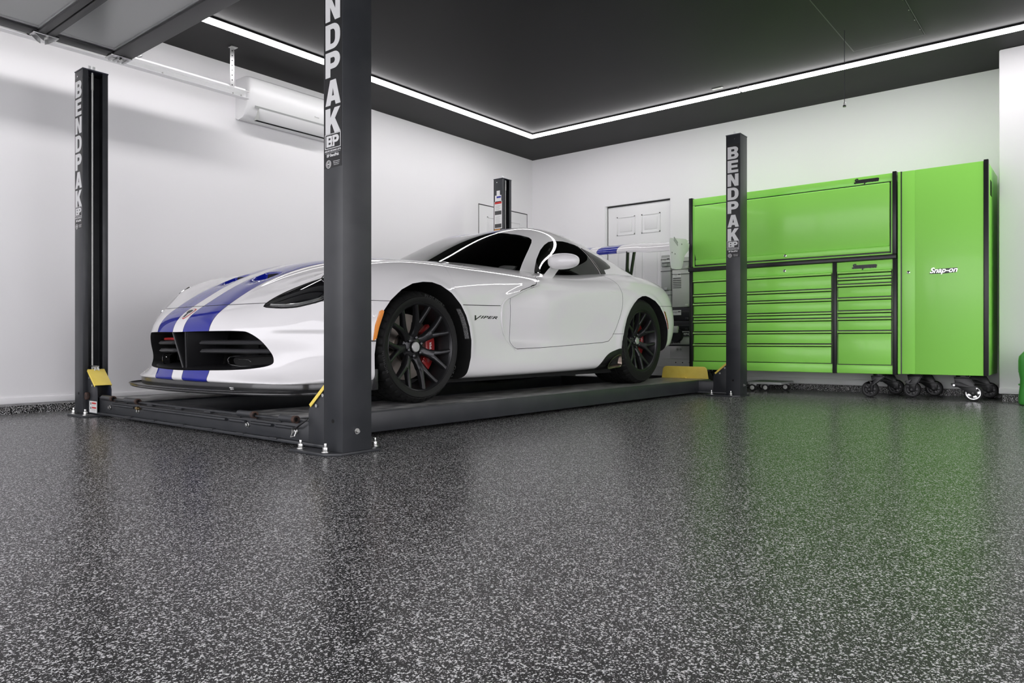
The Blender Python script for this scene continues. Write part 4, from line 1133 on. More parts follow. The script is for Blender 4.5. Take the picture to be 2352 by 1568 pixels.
# wheel-arch lips
def arch_lip(cx, cz, R):
    r = np.hypot(x-cx, z-cz); return smooth(R-0.03, R+0.004, r)*(1-smooth(R+0.012, R+0.060, r))*smooth(0.80, 0.9, ay)*smooth(0.20, 0.35, z)
dy = -0.046*pock + 0.008*lip + 0.009*arch_lip(0.025, 0.30, 0.378) + 0.009*arch_lip(2.555, 0.33, 0.395)
# scallop in the bumper corner under the lamp
sc = smooth(0.62, 0.72, ay)*(1-smooth(0.88, 0.94, ay))*smooth(0.20, 0.30, z)*(1-smooth(0.385, 0.405, z))*(1-smooth(-0.62, -0.50, x))
nx = np.zeros_like(x)
A_[:, 1] = y + np.sign(y)*(dy - 0.006*sc)
A_[:, 0] = x + nx + 0.010*sc
# hood: raised centre with crisp edges, ducts pressed into the stripes
hood = smooth(-0.80, -0.55, x)*(1-smooth(0.35, 0.62, x))
A_[:, 2] = z + hood*0.010*(1-smooth(0.285, 0.33, ay))*(z > 0.5)
duct = smooth(-0.62, -0.44, x)*(1-smooth(-0.437, -0.425, x))*smooth(0.085, 0.105, ay-0.04*smooth(-0.50, -0.62, x))*(1-smooth(0.225, 0.245, ay+0.04*smooth(-0.50, -0.62, x)))
A_[:, 2] -= 0.034*duct*(z > 0.55)
set_verts(SKIN, A_); SKIN.shade_smooth()
SKIN.materials.append(MATS['car_paint'])
TREE = bvh_of(SKIN)
def on_skin(px, pz, side=-1, tree=None):
    """surface point and normal at (x, z) seen from the side"""
    h = (tree or TREE).ray_cast(Vector((px, side*2.0, pz)), Vector((0, -side, 0)))
    return (h[0], h[1]) if h[0] is not None else None
def on_skin_dir(p, d, tree=None):
    h = (tree or TREE).ray_cast(Vector(p), Vector(d)); return (h[0], h[1]) if h[0] is not None else None
def patch(name, poly, material, project, offset=0.003, thick=0.003, cell=0.02, parent=None, holes=()):
    """sheet that follows the skin: 2D outline, project(u, v) -> (point, normal)"""
    me = curve_mesh([poly]+list(holes), 0.0)
    bm = bmesh.new(); bm.from_mesh(me)
    bmesh.ops.remove_doubles(bm, verts=bm.verts, dist=1e-5)
    bmesh.ops.triangulate(bm, faces=bm.faces)
    for _ in range(6):
        ed = [e for e in bm.edges if e.calc_length() > cell]
        if not ed: break
        bmesh.ops.subdivide_edges(bm, edges=ed, cuts=1); bmesh.ops.triangulate(bm, faces=bm.faces)
    nrm = {}
    for v in bm.verts:
        h = project(v.co.x, v.co.y)
        if h is None: continue
        nn = h[1].normalized(); v.co = h[0]+nn*offset; nrm[v.index] = nn
    bm.normal_update()
    n0 = sum((f.normal for f in bm.faces), Vector()); n1 = sum(nrm.values(), Vector())
    if n0.dot(n1) < 0: bmesh.ops.reverse_faces(bm, faces=bm.faces)
    if thick > 0:
        r = bmesh.ops.solidify(bm, geom=bm.faces[:], thickness=thick)
    bmesh.ops.recalc_face_normals(bm, faces=bm.faces)
    out = bpy.data.meshes.new(name); bm.to_mesh(out); bm.free()
    return finish(name, out, material, parent or CAR, 40)
def project_mesh(name, me, material, project, offset=0.001, parent=None):
    """wrap a flat mesh (text) on the skin; z of the mesh is height over it"""
    for v in me.vertices:
        h = project(v.co.x, v.co.y)
        if h is None: continue
        v.co = h[0]+h[1].normalized()*(offset+v.co.z)
    me.name = name
    return link_mesh(name, me, material, parent or CAR)
def seam(name, pts, project, r=0.0017, n=5, parent=None, material='black_matte'):
    q = []
    for u, v in smooth_poly(pts, n):
        h = project(u, v)
        if h is not None: q.append(h[0]-h[1].normalized()*0.0004)
    if len(q) > 1: return MB().tube(q, r, 6).build(name, material, parent or CAR, smooth=True)

ARCH_F = [(-0.315,-0.05),(-0.335,0.12),(-0.348,0.28),(-0.335,0.40),(-0.298,0.50),(-0.24,0.566),(-0.158,0.627),(-0.071,0.666),(0.011,0.681),(0.082,0.683),(0.146,0.669),(0.226,0.628),(0.299,0.562),(0.345,0.500),(0.376,0.435),(0.398,0.354),(0.404,0.25),(0.385,0.155),(0.368,0.11),(0.35,-0.05)]
ARCH_R = [(2.13,-0.05),(2.16,0.12),(2.175,0.274),(2.195,0.379),(2.215,0.46),(2.241,0.534),(2.285,0.60),(2.344,0.653),(2.41,0.695),(2.487,0.720),(2.55,0.725),(2.613,0.716),(2.71,0.69),(2.788,0.647),(2.86,0.58),(2.915,0.505),(2.946,0.446),(2.965,0.36),(2.965,0.25),(2.95,-0.05)]
GRILLE = [(0,0.397),(-0.298,0.400),(-0.478,0.399),(-0.540,0.388),(-0.599,0.350),(-0.637,0.299),(-0.652,0.255),(-0.640,0.227),(-0.563,0.209),(-0.441,0.199),(-0.207,0.193),(0,0.190)]
GRILLE = smooth_poly(GRILLE, 4)
GRILLE_FULL = GRILLE[:-1] + [(-u, v) for u, v in GRILLE[::-1]][:-1]
DOOR = [(1.26,1.05),(1.27,0.835),(1.20,0.775),(1.139,0.734),(1.05,0.712),(0.963,0.690),(0.900,0.667),(0.876,0.640),(0.869,0.600),(0.868,0.472),(0.871,0.335),(0.879,0.308),(0.900,0.299),(1.15,0.305),(1.461,0.318),(1.75,0.332),(1.93,0.341),(2.005,0.352),(2.050,0.385),(2.100,0.455),(2.150,0.550),(2.187,0.637),(2.206,0.720),(2.200,0.80),(2.165,0.87),(2.10,1.05)]
HEAD = [(-0.737,0.548),(-0.716,0.628),(-0.680,0.705),(-0.641,0.764),(-0.587,0.825),(-0.52,0.864),(-0.43,0.874),(-0.345,0.842),(-0.42,0.796),(-0.503,0.748),(-0.565,0.682),(-0.634,0.608),(-0.690,0.562)]
HEAD = smooth_poly(HEAD, 3, True)
HOODZ = [(-1.3,0.540),(-0.80,0.542),(-0.74,0.545),(-0.60,0.551),(-0.356,0.562),(0.325,0.565),(0.50,0.568),(0.50,1.4),(-1.3,1.4)]
HB = [(0.262,1.2),(0.268,0.95),(0.275,0.885),(0.31,0.80),(0.385,0.68),(0.49,0.52),(0.59,0.32),(0.63,0.15),(0.64,0)]
HOODXY = [(-1.3,1.2)] + HB + [(a, -b) for a, b in HB[::-1][1:]] + [(-1.3,-1.2)]

body = SKIN.copy()
# wheel wells, cabin, grille mouth
for s in (-1, 1):
    for poly in (ARCH_F, ARCH_R):
        body = boolean(body, mb_mesh(MB().prism(poly, 'y', s*0.60, s*1.3), 'black_matte'), 'DIFFERENCE')
body = boolean(body, mb_mesh(MB().prism([(0.80,-0.40),(1.02,-0.58),(1.35,-0.665),(2.35,-0.665),(2.35,0.665),(1.35,0.665),(1.02,0.58),(0.80,0.40)], 'z', 0.42, 1.3), 'cabin_dark'), 'DIFFERENCE')
body = boolean(body, mb_mesh(MB().prism(GRILLE_FULL, 'x', -1.3, -0.56), 'black_matte'), 'DIFFERENCE')
# headlamps, doors and the clamshell hood come out as pieces of their own
lamps = {}
for s in (-1, 1):
    poly = [(a, s*b) for a, b in HEAD]
    lamps[s] = boolean(body, mb_mesh(MB().prism(poly, 'z', 0.44, 1.2), 'lamp_glass'), 'INTERSECT')
    body = boolean(body, mb_mesh(MB().prism(grow(poly, 0.003), 'z', 0.44, 1.2), 'black_matte'), 'DIFFERENCE')
doors = {}
for s in (-1, 1):
    doors[s] = boolean(body, mb_mesh(MB().prism(DOOR, 'y', s*0.60, s*1.3), 'cabin_dark'), 'INTERSECT')
    body = boolean(body, mb_mesh(MB().prism(grow(DOOR, 0.0035), 'y', s*0.60, s*1.3), 'black_matte'), 'DIFFERENCE')
cut = boolean(mb_mesh(MB().prism(HOODZ, 'y', -1.4, 1.4), 'car_paint'), mb_mesh(MB().prism(HOODXY, 'z', 0.3, 1.5), 'car_paint'), 'INTERSECT')
hood_me = boolean(body, cut, 'INTERSECT')
HZ2 = [(a, b-0.0028) for a, b in HOODZ[:7]] + [(0.50, 1.4), (-1.3, 1.4)]
HB2 = [(a+(0.0028 if b < 0.87 else 0.0003), b) for a, b in HB]
cut2 = boolean(mb_mesh(MB().prism(HZ2, 'y', -1.4, 1.4), 'black_matte'), mb_mesh(MB().prism([(-1.3,1.2)] + HB2 + [(a, -b) for a, b in HB2[::-1][1:]] + [(-1.3,-1.2)], 'z', 0.3, 1.5), 'black_matte'), 'INTERSECT')
body = boolean(body, cut2, 'DIFFERENCE')
BODY = finish('body_shell', body, None, CAR)
HOOD = finish('hood', hood_me, None, CAR)
DOORS = {s: finish('door', doors[s], None, CAR) for s in (-1, 1)}
for s in (-1, 1):
    me = lamps[s]
    a = verts_np(me); a[:, 2] -= 0.004; set_verts(me, a)
    me.materials.clear(); me.materials.append(MATS['lamp_glass'])
    lamps[s] = finish('headlamp', me, 'lamp_glass', CAR)

# ---- canopy shell with its windows
V_, F_ = canopy_cage(); CANS = subdivided(V_, F_, 4); CANS.shade_smooth()
def shell(me, t, off=0.0, material='car_paint'):
    o = bpy.data.objects.new('s', me.copy()); COL.objects.link(o)
    o.data.materials.clear(); o.data.materials.append(MATS[material])
    m = o.modifiers.new('s', 'SOLIDIFY'); m.thickness = t; m.offset = off
    r = evaluated(o); bpy.data.objects.remove(o); return r
TREEC = bvh_of(CANS)
bmt = bmesh.new(); bmt.from_mesh(CANS); bmt.normal_update(); _f = max(bmt.faces, key=lambda f: f.calc_center_median().z); UP = 1 if _f.normal.z > 0 else -1; bmt.free()
WS = [(1.245,0.655),(1.31,0.628),(1.381,0.600),(1.475,0.563),(1.552,0.530),(1.578,0.512),(1.572,0.492),(1.530,0.463),(1.46,0.400),(1.405,0.28),(1.375,0.14),(1.368,0)]
WSF = [(0.4,0.9),(1.19,0.80)] + WS + [(a,-b) for a, b in WS[::-1][1:]] + [(1.19,-0.80),(0.4,-0.9)]
SW = [(1.391,0.845),(1.430,0.895),(1.492,0.961),(1.595,1.043),(1.679,1.093),(1.75,1.124),(1.83,1.142),(1.964,1.152),(2.08,1.146),(2.150,1.133),(2.165,1.115),(2.20,1.06),(2.235,0.975),(2.255,0.93),(2.255,0.845)]
QW = [(2.275,0.845),(2.275,0.935),(2.256,0.985),(2.222,1.060),(2.19,1.118),(2.241,1.103),(2.32,1.078),(2.387,1.055),(2.44,1.020),(2.468,0.985),(2.45,0.965),(2.362,0.945),(2.30,0.845)]
QW = [(2.278,0.85),(2.278,0.940),(2.258,0.988),(2.224,1.062),(2.192,1.116),(2.241,1.103),(2.32,1.078),(2.387,1.052),(2.44,1.018),(2.466,0.984),(2.452,0.966),(2.40,0.952),(2.34,0.942),(2.33,0.85)]
RWIN = [(2.22,0.40),(2.25,0.44),(2.62,0.47),(2.80,0.45),(2.84,0.30),(2.85,0)]
RWF = [(2.20,0)] + RWIN + [(a,-b) for a, b in RWIN[::-1][1:]]
frame = shell(CANS, 0.022, -1.0 if UP > 0 else 1.0)
glass = shell(CANS, 0.004, -1.0 if UP > 0 else 1.0, 'tinted_glass')
a = verts_np(glass); set_verts(glass, a)
panes = []
def cut_window(name, mk, mkg):
    global frame
    pane = boolean(glass.copy(), mb_mesh(mk, 'tinted_glass'), 'INTERSECT')
    frame = boolean(frame, mb_mesh(mkg, 'grille_black'), 'DIFFERENCE')
    panes.append((name, pane))
cut_window('windshield', MB().prism(grow(WSF, -0.0005), 'z', 0.86, 1.35), MB().prism(WSF, 'z', 0.5, 1.35))
for s in (-1, 1):
    cut_window('side_window', MB().prism(grow(SW, -0.0005), 'y', s*0.38, s*1.0), MB().prism(SW, 'y', s*0.38, s*1.0))
    cut_window('quarter_window', MB().prism(grow(QW, -0.0005), 'y', s*0.38, s*1.0), MB().prism(QW, 'y', s*0.38, s*1.0))
cut_window('rear_window', MB().prism(grow(RWF, -0.0005), 'z', 0.86, 1.35), MB().prism(RWF, 'z', 0.86, 1.35))
ROOF = finish('roof', frame, None, CAR)
for n_, p_ in panes: finish(n_, p_, None, CAR)
S_SM = smooth_poly(S_PTS, 8)
SIDE = lambda s: (lambda u, v: on_skin(u, v, s))
TOP = lambda u, v: on_skin_dir((u, v, 2.0), (0, 0, -1))
FRONT = lambda u, v: on_skin_dir((-2.0, u, v), (1, 0, 0))
# ---- shut lines
for s in (-1, 1):
    seam('fender_seam', [(0.318, 0.563), (0.45, 0.566), (0.60, 0.570), (0.694, 0.573)], SIDE(s), 0.0024)
    seam('rocker_seam', [(2.060, 0.405), (2.12, 0.406), (2.196, 0.407)], SIDE(s))
    seam('bumper_seam', [(2.792, 0.648), (2.9, 0.652), (3.05, 0.658), (3.19, 0.662)], SIDE(s))
    # black slot where the fender edge lifts off the door
    ya_, yb_ = on_skin(0.895, 0.700, s)[0].y, on_skin(1.16, 0.742, s)[0].y
    vs_ = smooth_poly([(0.895, 0.6660), (0.955, 0.6850), (1.03, 0.7050), (1.10, 0.7230), (1.150, 0.7350)], 5)
    vq = [(u, ya_+(yb_-ya_)*(k_/(len(vs_)-1))-s*0.004, v) for k_, (u, v) in enumerate(vs_)]
    vr = [0.0025+0.0095*math.sin(math.pi*min(1.0, (k_/(len(vs_)-1))*0.75+0.12)) if k_ < len(vs_)-1 else 0.002 for k_ in range(len(vs_))]
    MB().tube(vq, vr, 10).build('side_vent', 'black_matte', CAR, smooth=True)
    # rounded trailing edge of the fender along the scoop
    ed = []; rr_ = []
    zz_ = np.linspace(0.375, 0.712, 46)
    for k_, z_ in enumerate(zz_):
        x_ = float(np.interp(z_, [q[0] for q in S_SM], [q[1] for q in S_SM]))
        h = on_skin(x_-0.030, z_, s)
        ed.append((x_+0.004, h[0].y-s*0.0085, z_)); t_ = k_/45.0
        rr_.append(0.0105*min(1.0, 4.0*t_+0.05, 5.0*(1-t_)+0.15))
    MB().tube(ed, rr_, 10).build('fender_edge', 'car_white', CAR, smooth=True)
    # lamps on the flanks
    patch('side_marker', [(-0.302, 0.512), (-0.290, 0.506), (-0.324, 0.42), (-0.340, 0.362), (-0.362, 0.350), (-0.348, 0.43), (-0.318, 0.504)], 'amber', SIDE(s), 0.004, 0.006, 0.02)
    patch('rear_marker', [(2.862, 0.607), (2.905, 0.603), (2.948, 0.52), (2.962, 0.46), (2.952, 0.455), (2.915, 0.52)], 'red_lens', SIDE(s), 0.004, 0.006, 0.02)
    # model name behind the front wheel
    mv = text_mesh('V', 0.05, 0.0006, 0.0004, 0.42); mi = text_mesh('IPER', 0.05, 0.0006, 0.0012, 0.42, spacing=1.12)
    def fit(me, x0_, x1_, z0_, z1_):
        xs = [v.co.x for v in me.vertices]; zs = [v.co.y for v in me.vertices]
        for v in me.vertices:
            v.co.x = x0_+(v.co.x-min(xs))/(max(xs)-min(xs))*(x1_-x0_); v.co.y = z0_+(v.co.y-min(zs))/(max(zs)-min(zs))*(z1_-z0_)
    if s < 0: fit(mv, 0.436, 0.506, 0.474, 0.505); fit(mi, 0.494, 0.664, 0.487, 0.504)
    else:
        for q_ in (mv, mi): q_.transform(Matrix.Diagonal((-1, 1, 1, 1)))
        fit(mv, 0.603, 0.664, 0.474, 0.505); fit(mi, 0.436, 0.608, 0.487, 0.504)
    me = join_meshes([mv, mi])
    project_mesh('model_name', me, 'decal_black', SIDE(s), 0.0012)
    # protective strip on the rear edge of the front arch
    st = MB(); pts = [(0.318,0.540),(0.345,0.500),(0.376,0.435),(0.396,0.362)]
    for (a, b), (c, d) in zip(pts[:-1], pts[1:]):
        st.add([(a-0.003, s*0.945, b), (c-0.003, s*0.945, d), (c-0.003, s*0.912, d), (a-0.003, s*0.912, b), (a+0.001, s*0.945, b), (c+0.001, s*0.945, d), (c+0.001, s*0.912, d), (a+0.001, s*0.912, b)], [(0,1,2,3),(4,5,6,7),(0,1,5,4),(2,3,7,6)])
    st.build('arch_strip', 'liner_grey', CAR)
    # side exhaust in its black surround
    patch('exhaust_surround', smooth_poly([(1.875, 0.136), (1.93, 0.205), (2.00, 0.252), (2.09, 0.278), (2.178, 0.288), (2.172, 0.20), (2.165, 0.128), (2.02, 0.128)], 4, True), 'plastic_black', SIDE(s), 0.004, 0.010, 0.02)
    ex_ = smooth_poly([(1.955, 0.143), (2.01, 0.203), (2.08, 0.232), (2.145, 0.243), (2.158, 0.20), (2.15, 0.155), (2.06, 0.146)], 4, True)
    tip = MB(); n_ = len(ex_)
    rings = []
    for k, (gr, dy) in enumerate(((0.0, 0.010), (0.004, 0.016), (0.0, 0.016), (-0.012, 0.002), (-0.020, -0.015))):
        rings.append([(u, s*(0.945+dy), v) for u, v in grow(ex_, gr)])
    for rg in rings: tip.v += rg
    for k in range(len(rings)-1):
        for i in range(n_): tip.f.append((k*n_+i, k*n_+(i+1) % n_, (k+1)*n_+(i+1) % n_, (k+1)*n_+i)); tip.m.append(0)
    tip.f.append(tuple(range((len(rings)-1)*n_, len(rings)*n_))); tip.m.append(0)
    tp = tip.build('exhaust_tip', 'exhaust_metal', CAR, smooth=True)
    MB().prism(grow(ex_, -0.019), 'y', s*0.932, s*0.936).build('exhaust_bore', 'dark_void', tp)

# ---- nose: grille, lamps, emblem, splitter
rad = MB().box(-0.60, -0.585, -0.62, 0.62, 0.20, 0.40).build('radiator', 'black_matte', CAR)
# centre V pillar
vf = MB()
for sg in (-1, 1):
    vf.add([(-0.905, sg*0.078, 0.397), (-0.905, sg*0.062, 0.397), (-0.872, sg*0.010, 0.193), (-0.872, sg*0.022, 0.193),
            (-0.70, sg*0.150, 0.397), (-0.70, sg*0.062, 0.397), (-0.70, sg*0.010, 0.193), (-0.70, sg*0.075, 0.193)],
           [(0,1,2,3),(4,5,6,7),(0,3,7,4),(1,2,6,5),(0,1,5,4),(2,3,7,6)])
vf.build('grille_pillar', 'grille_black', CAR, bevel=0.004)
MB().prism([(-0.062, 0.397), (0.062, 0.397), (0.010, 0.193), (-0.010, 0.193)], 'x', -0.80, -0.78).build('pillar_back', 'dark_void', CAR)
for sg in (-1, 1):
    MB().tube([(-0.908, sg*0.070, 0.397), (-0.875, sg*0.016, 0.194)], 0.005, 8).build('pillar_edge', 'grille_trim', CAR, smooth=True)
    for (z, xo, hw) in ((0.336, 0.0, 0.014), (0.291, 0.004, 0.014)):
        b_ = MB(); ny = 14; sec = [(0.0, -hw*0.5), (-0.010, 0.0), (0.004, hw), (0.075, hw*1.4), (0.075, -hw*0.6)]
        for i in range(ny+1):
            yy = sg*(0.115+(0.600-0.115)*i/ny)
            xb = -0.872+xo+0.27*(abs(yy)/0.8)**2.2
            tp_ = 0.25 if i == 0 else 1.0
            for dx, dz in sec: b_.v.append((xb+dx*tp_+(0.02 if i == 0 else 0), yy, z+dz*tp_))
        L5 = len(sec)
        for i in range(ny):
            for j in range(L5): b_.f.append((i*L5+j, i*L5+(j+1) % L5, (i+1)*L5+(j+1) % L5, (i+1)*L5+j)); b_.m.append(0)
        b_.f += [tuple(range(L5)), tuple(range(ny*L5, (ny+1)*L5))]; b_.m += [0, 0]
        b_.build('grille_bar', 'grille_trim', CAR, bevel=0.0015)
    # brake duct / fog lamp pocket
    pk = smooth_poly([(0.365, 0.262), (0.45, 0.270), (0.56, 0.276), (0.605, 0.262), (0.600, 0.232), (0.52, 0.214), (0.42, 0.212), (0.368, 0.225)], 3, True)
    P3 = lambda u, v, dx: (-0.825+dx+0.20*((abs(u)-0.36)/0.3), sg*u, v)
    d_ = MB().tube([P3(u, v, 0) for u, v in pk+pk[:1]], 0.004, 6).build('lamp_pocket', 'lamp_glass', CAR, smooth=True)
    MB().add([P3(u, v, 0.03) for u, v in pk]+[P3(u, v, 0.04) for u, v in pk], [tuple(range(len(pk))), tuple(range(2*len(pk)-1, len(pk)-1, -1))]+[(i, (i+1) % len(pk), len(pk)+(i+1) % len(pk), len(pk)+i) for i in range(len(pk))]).build('pocket_back', 'dark_void', d_)
    MB().tube([P3(u, v, -0.002) for u, v in ((0.372, 0.224), (0.42, 0.215), (0.50, 0.217))], 0.0022, 6).build('lamp_trim', 'chrome', d_, smooth=True)
    MB().tube([P3(u, v, 0.012) for u, v in ((0.395, 0.255), (0.44, 0.250), (0.452, 0.238))], 0.0018, 6).build('lamp_trim', 'chrome', d_, smooth=True)
MB().tube([(-0.80, 0.135, 0.362), (-0.785, 0.33, 0.362), (-0.745, 0.50, 0.362), (-0.715, 0.56, 0.360)], 0.0085, 10).build('coolant_tube', 'red_tube', CAR, smooth=True)
# lower inner lip of the mouth
lp = MB(); ny = 24
for i in range(ny+1):
    yy = -0.60+1.2*i/ny
    xb = -0.900+0.20*(abs(yy)/0.7)**2.2
    zz = 0.194+0.012*(abs(yy)/0.6)**3
    for dx, dz in ((0.006, 0.002), (0.03, 0.014), (0.10, 0.024), (0.22, 0.024), (0.22, -0.004)): lp.v.append((xb+dx, yy, zz+dz))
for i in range(ny):
    for j in range(5): lp.f.append((i*5+j, i*5+(j+1) % 5, (i+1)*5+(j+1) % 5, (i+1)*5+j)); lp.m.append(0)
lp.build('mouth_lip', 'grille_black', CAR, smooth=True)
for yy in (-0.50, -0.40, -0.30, 0.30, 0.40):
    MB().box(-0.615, -0.605, yy-0.003, yy+0.003, 0.20, 0.40).build('duct_rib', 'grille_black', CAR)
# headlamp internals: bright edge mouldings lying just on the glass
for s in (-1, 1):
    lo = [(a, s*b) for a, b in HEAD[1:16]]; hi = [(a, s*b) for a, b in HEAD[22:38]]
    for nm, ln, rr in (('lower_trim', lo, 0.008),):
        q = []
        cxm = sum(p[0] for p in HEAD)/len(HEAD); cym = s*sum(p[1] for p in HEAD)/len(HEAD)
        for u, v in ln:
            kk_ = 0.10 if nm == 'lower_trim' else 0.34; u2 = u+(cxm-u)*kk_; v2 = v+(cym-v)*kk_
            h = TOP(u2, v2)
            if h: q.append(h[0]-Vector((0, 0, 0.0035)))
        MB().tube(q, rr, 8).build(nm, 'chrome', lamps[s], smooth=True)
    h = TOP(-0.49, s*0.77)
    MB().lathe([(0, 0.004), (0.030, 0.0), (0.040, -0.004), (0.046, 0.002), (0.048, -0.01)], h[0]-h[1]*0.002, h[1], 24).build('lamp_lens', 'chrome', lamps[s], smooth=True)
# emblem shield between the stripes
sh_ = smooth_poly([(-0.034, 0.522), (0.0, 0.526), (0.034, 0.522), (0.036, 0.502), (0.026, 0.482), (0.0, 0.467), (-0.026, 0.482), (-0.036, 0.502)], 3, True)
em = patch('emblem', sh_, 'sticker_red', FRONT, 0.001, 0.003, 0.02)
patch('emblem_field', grow(sh_, -0.0045), 'letter_white', FRONT, 0.0035, 0.002, 0.02, parent=em)
patch('emblem_mark', smooth_poly([(-0.024, 0.512), (0.0, 0.517), (0.024, 0.512), (0.018, 0.500), (0.007, 0.497), (0.010, 0.482), (0.0, 0.474), (-0.010, 0.482), (-0.007, 0.497), (-0.018, 0.500)], 2, True), 'sticker_ink', FRONT, 0.005, 0.002, 0.02, parent=em)
# dark mouths at the rear of the two hood ducts
for s in (-1, 1):
    zt = TOP(-0.418, s*0.165)[0].z
    MB().prism([(s*0.112, zt-0.040), (s*0.218, zt-0.040), (s*0.210, zt-0.014), (s*0.120, zt-0.014)], 'x', -0.442, -0.424).build('duct_mouth', 'dark_void', HOOD, bevel=0.003)
# front splitter and its mounting lip
half = [(-0.968, 0.0), (-0.960, 0.20), (-0.936, 0.42), (-0.895, 0.61), (-0.855, 0.725), (-0.805, 0.800), (-0.74, 0.850), (-0.62, 0.882), (-0.40, 0.89)]
half = smooth_poly(half, 4)
SP = half + [(a, -b) for a, b in half[::-1][:-1]]
sp_ = MB().prism(SP, 'z', 0.078, 0.094).build('splitter', 'carbon', CAR, bevel=0.006, seg=2)
ed_ = MB().tube([(a-0.002, b, 0.097) for a, b in [(p[0], -p[1]) for p in half[::-1]]+half[1:]], 0.0045, 8).build('splitter_edge', 'carbon', sp_, smooth=True)
h2 = smooth_poly([(-0.895, 0.0), (-0.888, 0.2), (-0.868, 0.42), (-0.825, 0.62), (-0.76, 0.77), (-0.66, 0.86), (-0.40, 0.88)], 4)
MB().prism(h2 + [(a, -b) for a, b in h2[::-1][:-1]], 'z', 0.092, 0.134).build('splitter_riser', 'carbon', CAR, bevel=0.003)
for k, y0_ in enumerate((-0.455, -0.47, -0.49)):
    MB().box(-0.868-0.004*k, -0.85, y0_-0.012+0.012*k, y0_+0.012, 0.108-0.007*k, 0.112-0.007*k).build('splitter_print', 'letter_white', sp_)
# canards just ahead of the wheels
for s in (-1, 1):
    MB().prism([(-0.56, s*0.885), (-0.38, s*0.945), (-0.36, s*0.985), (-0.55, s*0.93)], 'z', 0.345, 0.352).build('dive_plane', 'carbon', CAR, bevel=0.002)
    MB().box(-0.345, -0.30, s*0.80, s*0.93, 0.09, 0.20).build('brake_flap', 'carbon', CAR, bevel=0.004)

# ---- mirrors
def mirror(s):
    n_, m_s = 28, 16
    mb_ = MB()
    for i in range(m_s+1):
        t = math.pi*i/m_s
        for k in range(n_):
            a = 2*math.pi*k/n_
            lx, ly, lz = math.cos(t), math.sin(t)*math.cos(a), math.sin(t)*math.sin(a)
            sg_ = lambda q, e: (abs(q)**e)*(1 if q > 0 else -1)
            sxp = 0.080*sg_(lx, 0.85)
            if lx > 0: sxp *= 0.45          # flat glass side towards the driver
            mb_.v.append((1.345+sxp+0.022*ly, s*(0.978+0.110*sg_(ly, 0.82)), 0.908+0.056*sg_(lz, 0.80)*(1-0.10*ly)))
    for i in range(m_s):
        for k in range(n_): mb_.f.append((i*n_+k, i*n_+(k+1) % n_, (i+1)*n_+(k+1) % n_, (i+1)*n_+k)); mb_.m.append(0)
    r = mb_.build('mirror', 'car_white', CAR, smooth=True, angle=70)
    q = [(1.372, s*0.785, 0.785), (1.365, s*0.830, 0.818), (1.352, s*0.872, 0.850), (1.345, s*0.915, 0.882)]
    st = MB(); q = smooth_poly(q, 3)
    for i, p in enumerate(q):
        w = 0.066-0.010*i/(len(q)-1); t = 0.034
        for k in range(16):
            a = 2*math.pi*k/16
            st.v.append((p[0]+w*math.cos(a), p[1]+s*t*math.sin(a)*0.6, p[2]+t*math.sin(a)*0.5-0.25*w*math.cos(a)*0))
    for i in range(len(q)-1):
        for k in range(16): st.f.append((i*16+k, i*16+(k+1) % 16, (i+1)*16+(k+1) % 16, (i+1)*16+k)); st.m.append(0)
    st.build('mirror_stalk', 'car_white', r, smooth=True)
    gl = MB().lathe([(0, 0.0), (0.045, 0.0), (0.047, -0.004)], (1.384, s*0.978, 0.908), (1, 0, 0), 24)
    gl.v = [(p[0], s*0.978+(p[1]-s*0.978)*1.9, p[2]) for p in gl.v]
    gl.build('mirror_glass', 'chrome', r, smooth=True)
    # black sail at the front corner of the side glass
    t_ = [(1.375, 0.858), (1.398, 0.860), (1.455, 0.862), (1.425, 0.905), (1.402, 0.888)]
for s in (-1, 1):
    mirror(s)
    patch('window_sail', [(1.398, 0.858), (1.468, 0.858), (1.468, 0.936), (1.432, 0.897)], 'black_matte', (lambda u, v: on_skin_dir((u, s*1.5, v), (0, -s, 0), TREEC)), 0.003, 0.004, 0.02)
    q = []
    for u, v in SW[6:13]:
        h = on_skin_dir((u, s*1.5, v), (0, -s, 0), TREEC)
        q.append(h[0]+h[1]*0.001*UP)
    pil = []
    for u, v in ((2.178, 1.115), (2.212, 1.06), (2.246, 0.978), (2.266, 0.935), (2.268, 0.90)):
        h = on_skin_dir((u, s*1.5, v), (0, -s, 0), TREEC)
        if h: pil.append(h[0]+Vector((0, s*0.001, 0)))
    MB().tube(pil, 0.005, 8).build('glass_divider', 'grille_black', CAR, smooth=True)
    belt = []
    for k in range(14):
        u = 1.40+(2.42-1.40)*k/13
        for v in (0.99, 0.96, 0.94, 0.92, 0.90, 0.88, 0.86):
            pass
    # door handle recess and fuel of small parts
    patch('door_handle', smooth_poly([(2.06, 0.742), (2.10, 0.752), (2.15, 0.756), (2.15, 0.742), (2.10, 0.736)], 3, True), 'car_white', SIDE(s), 0.002, 0.004, 0.02, parent=DOORS[s])

# ---- rear wing
wg = MB(); ny = 32
def wing_sec(yy):
    t = abs(yy)/0.885
    zc = 1.205 - 0.020*smooth(0.52, 0.72, np.array(t)).item()
    xc = 3.215 - 0.035*smooth(0.52, 0.72, np.array(t)).item()
    ch = 0.335
    up = [(0, 0), (0.02, 0.022), (0.10, 0.036), (0.30, 0.045), (0.60, 0.040), (1.0, 0.012)]
    lo = [(1.0, 0.004), (0.60, -0.006), (0.30, -0.016), (0.10, -0.018), (0.02, -0.012)]
    out = []
    for u, v in up+lo:
        out.append((xc+u*ch, yy, zc+u*0.085+0.015*u*u+v*1.05))
    return out
for i in range(ny+1): wg.v += wing_sec(-0.885+1.77*i/ny)
for i in range(ny):
    for j in range(11): wg.f.append((i*11+j, i*11+(j+1) % 11, (i+1)*11+(j+1) % 11, (i+1)*11+j)); wg.m.append(0)
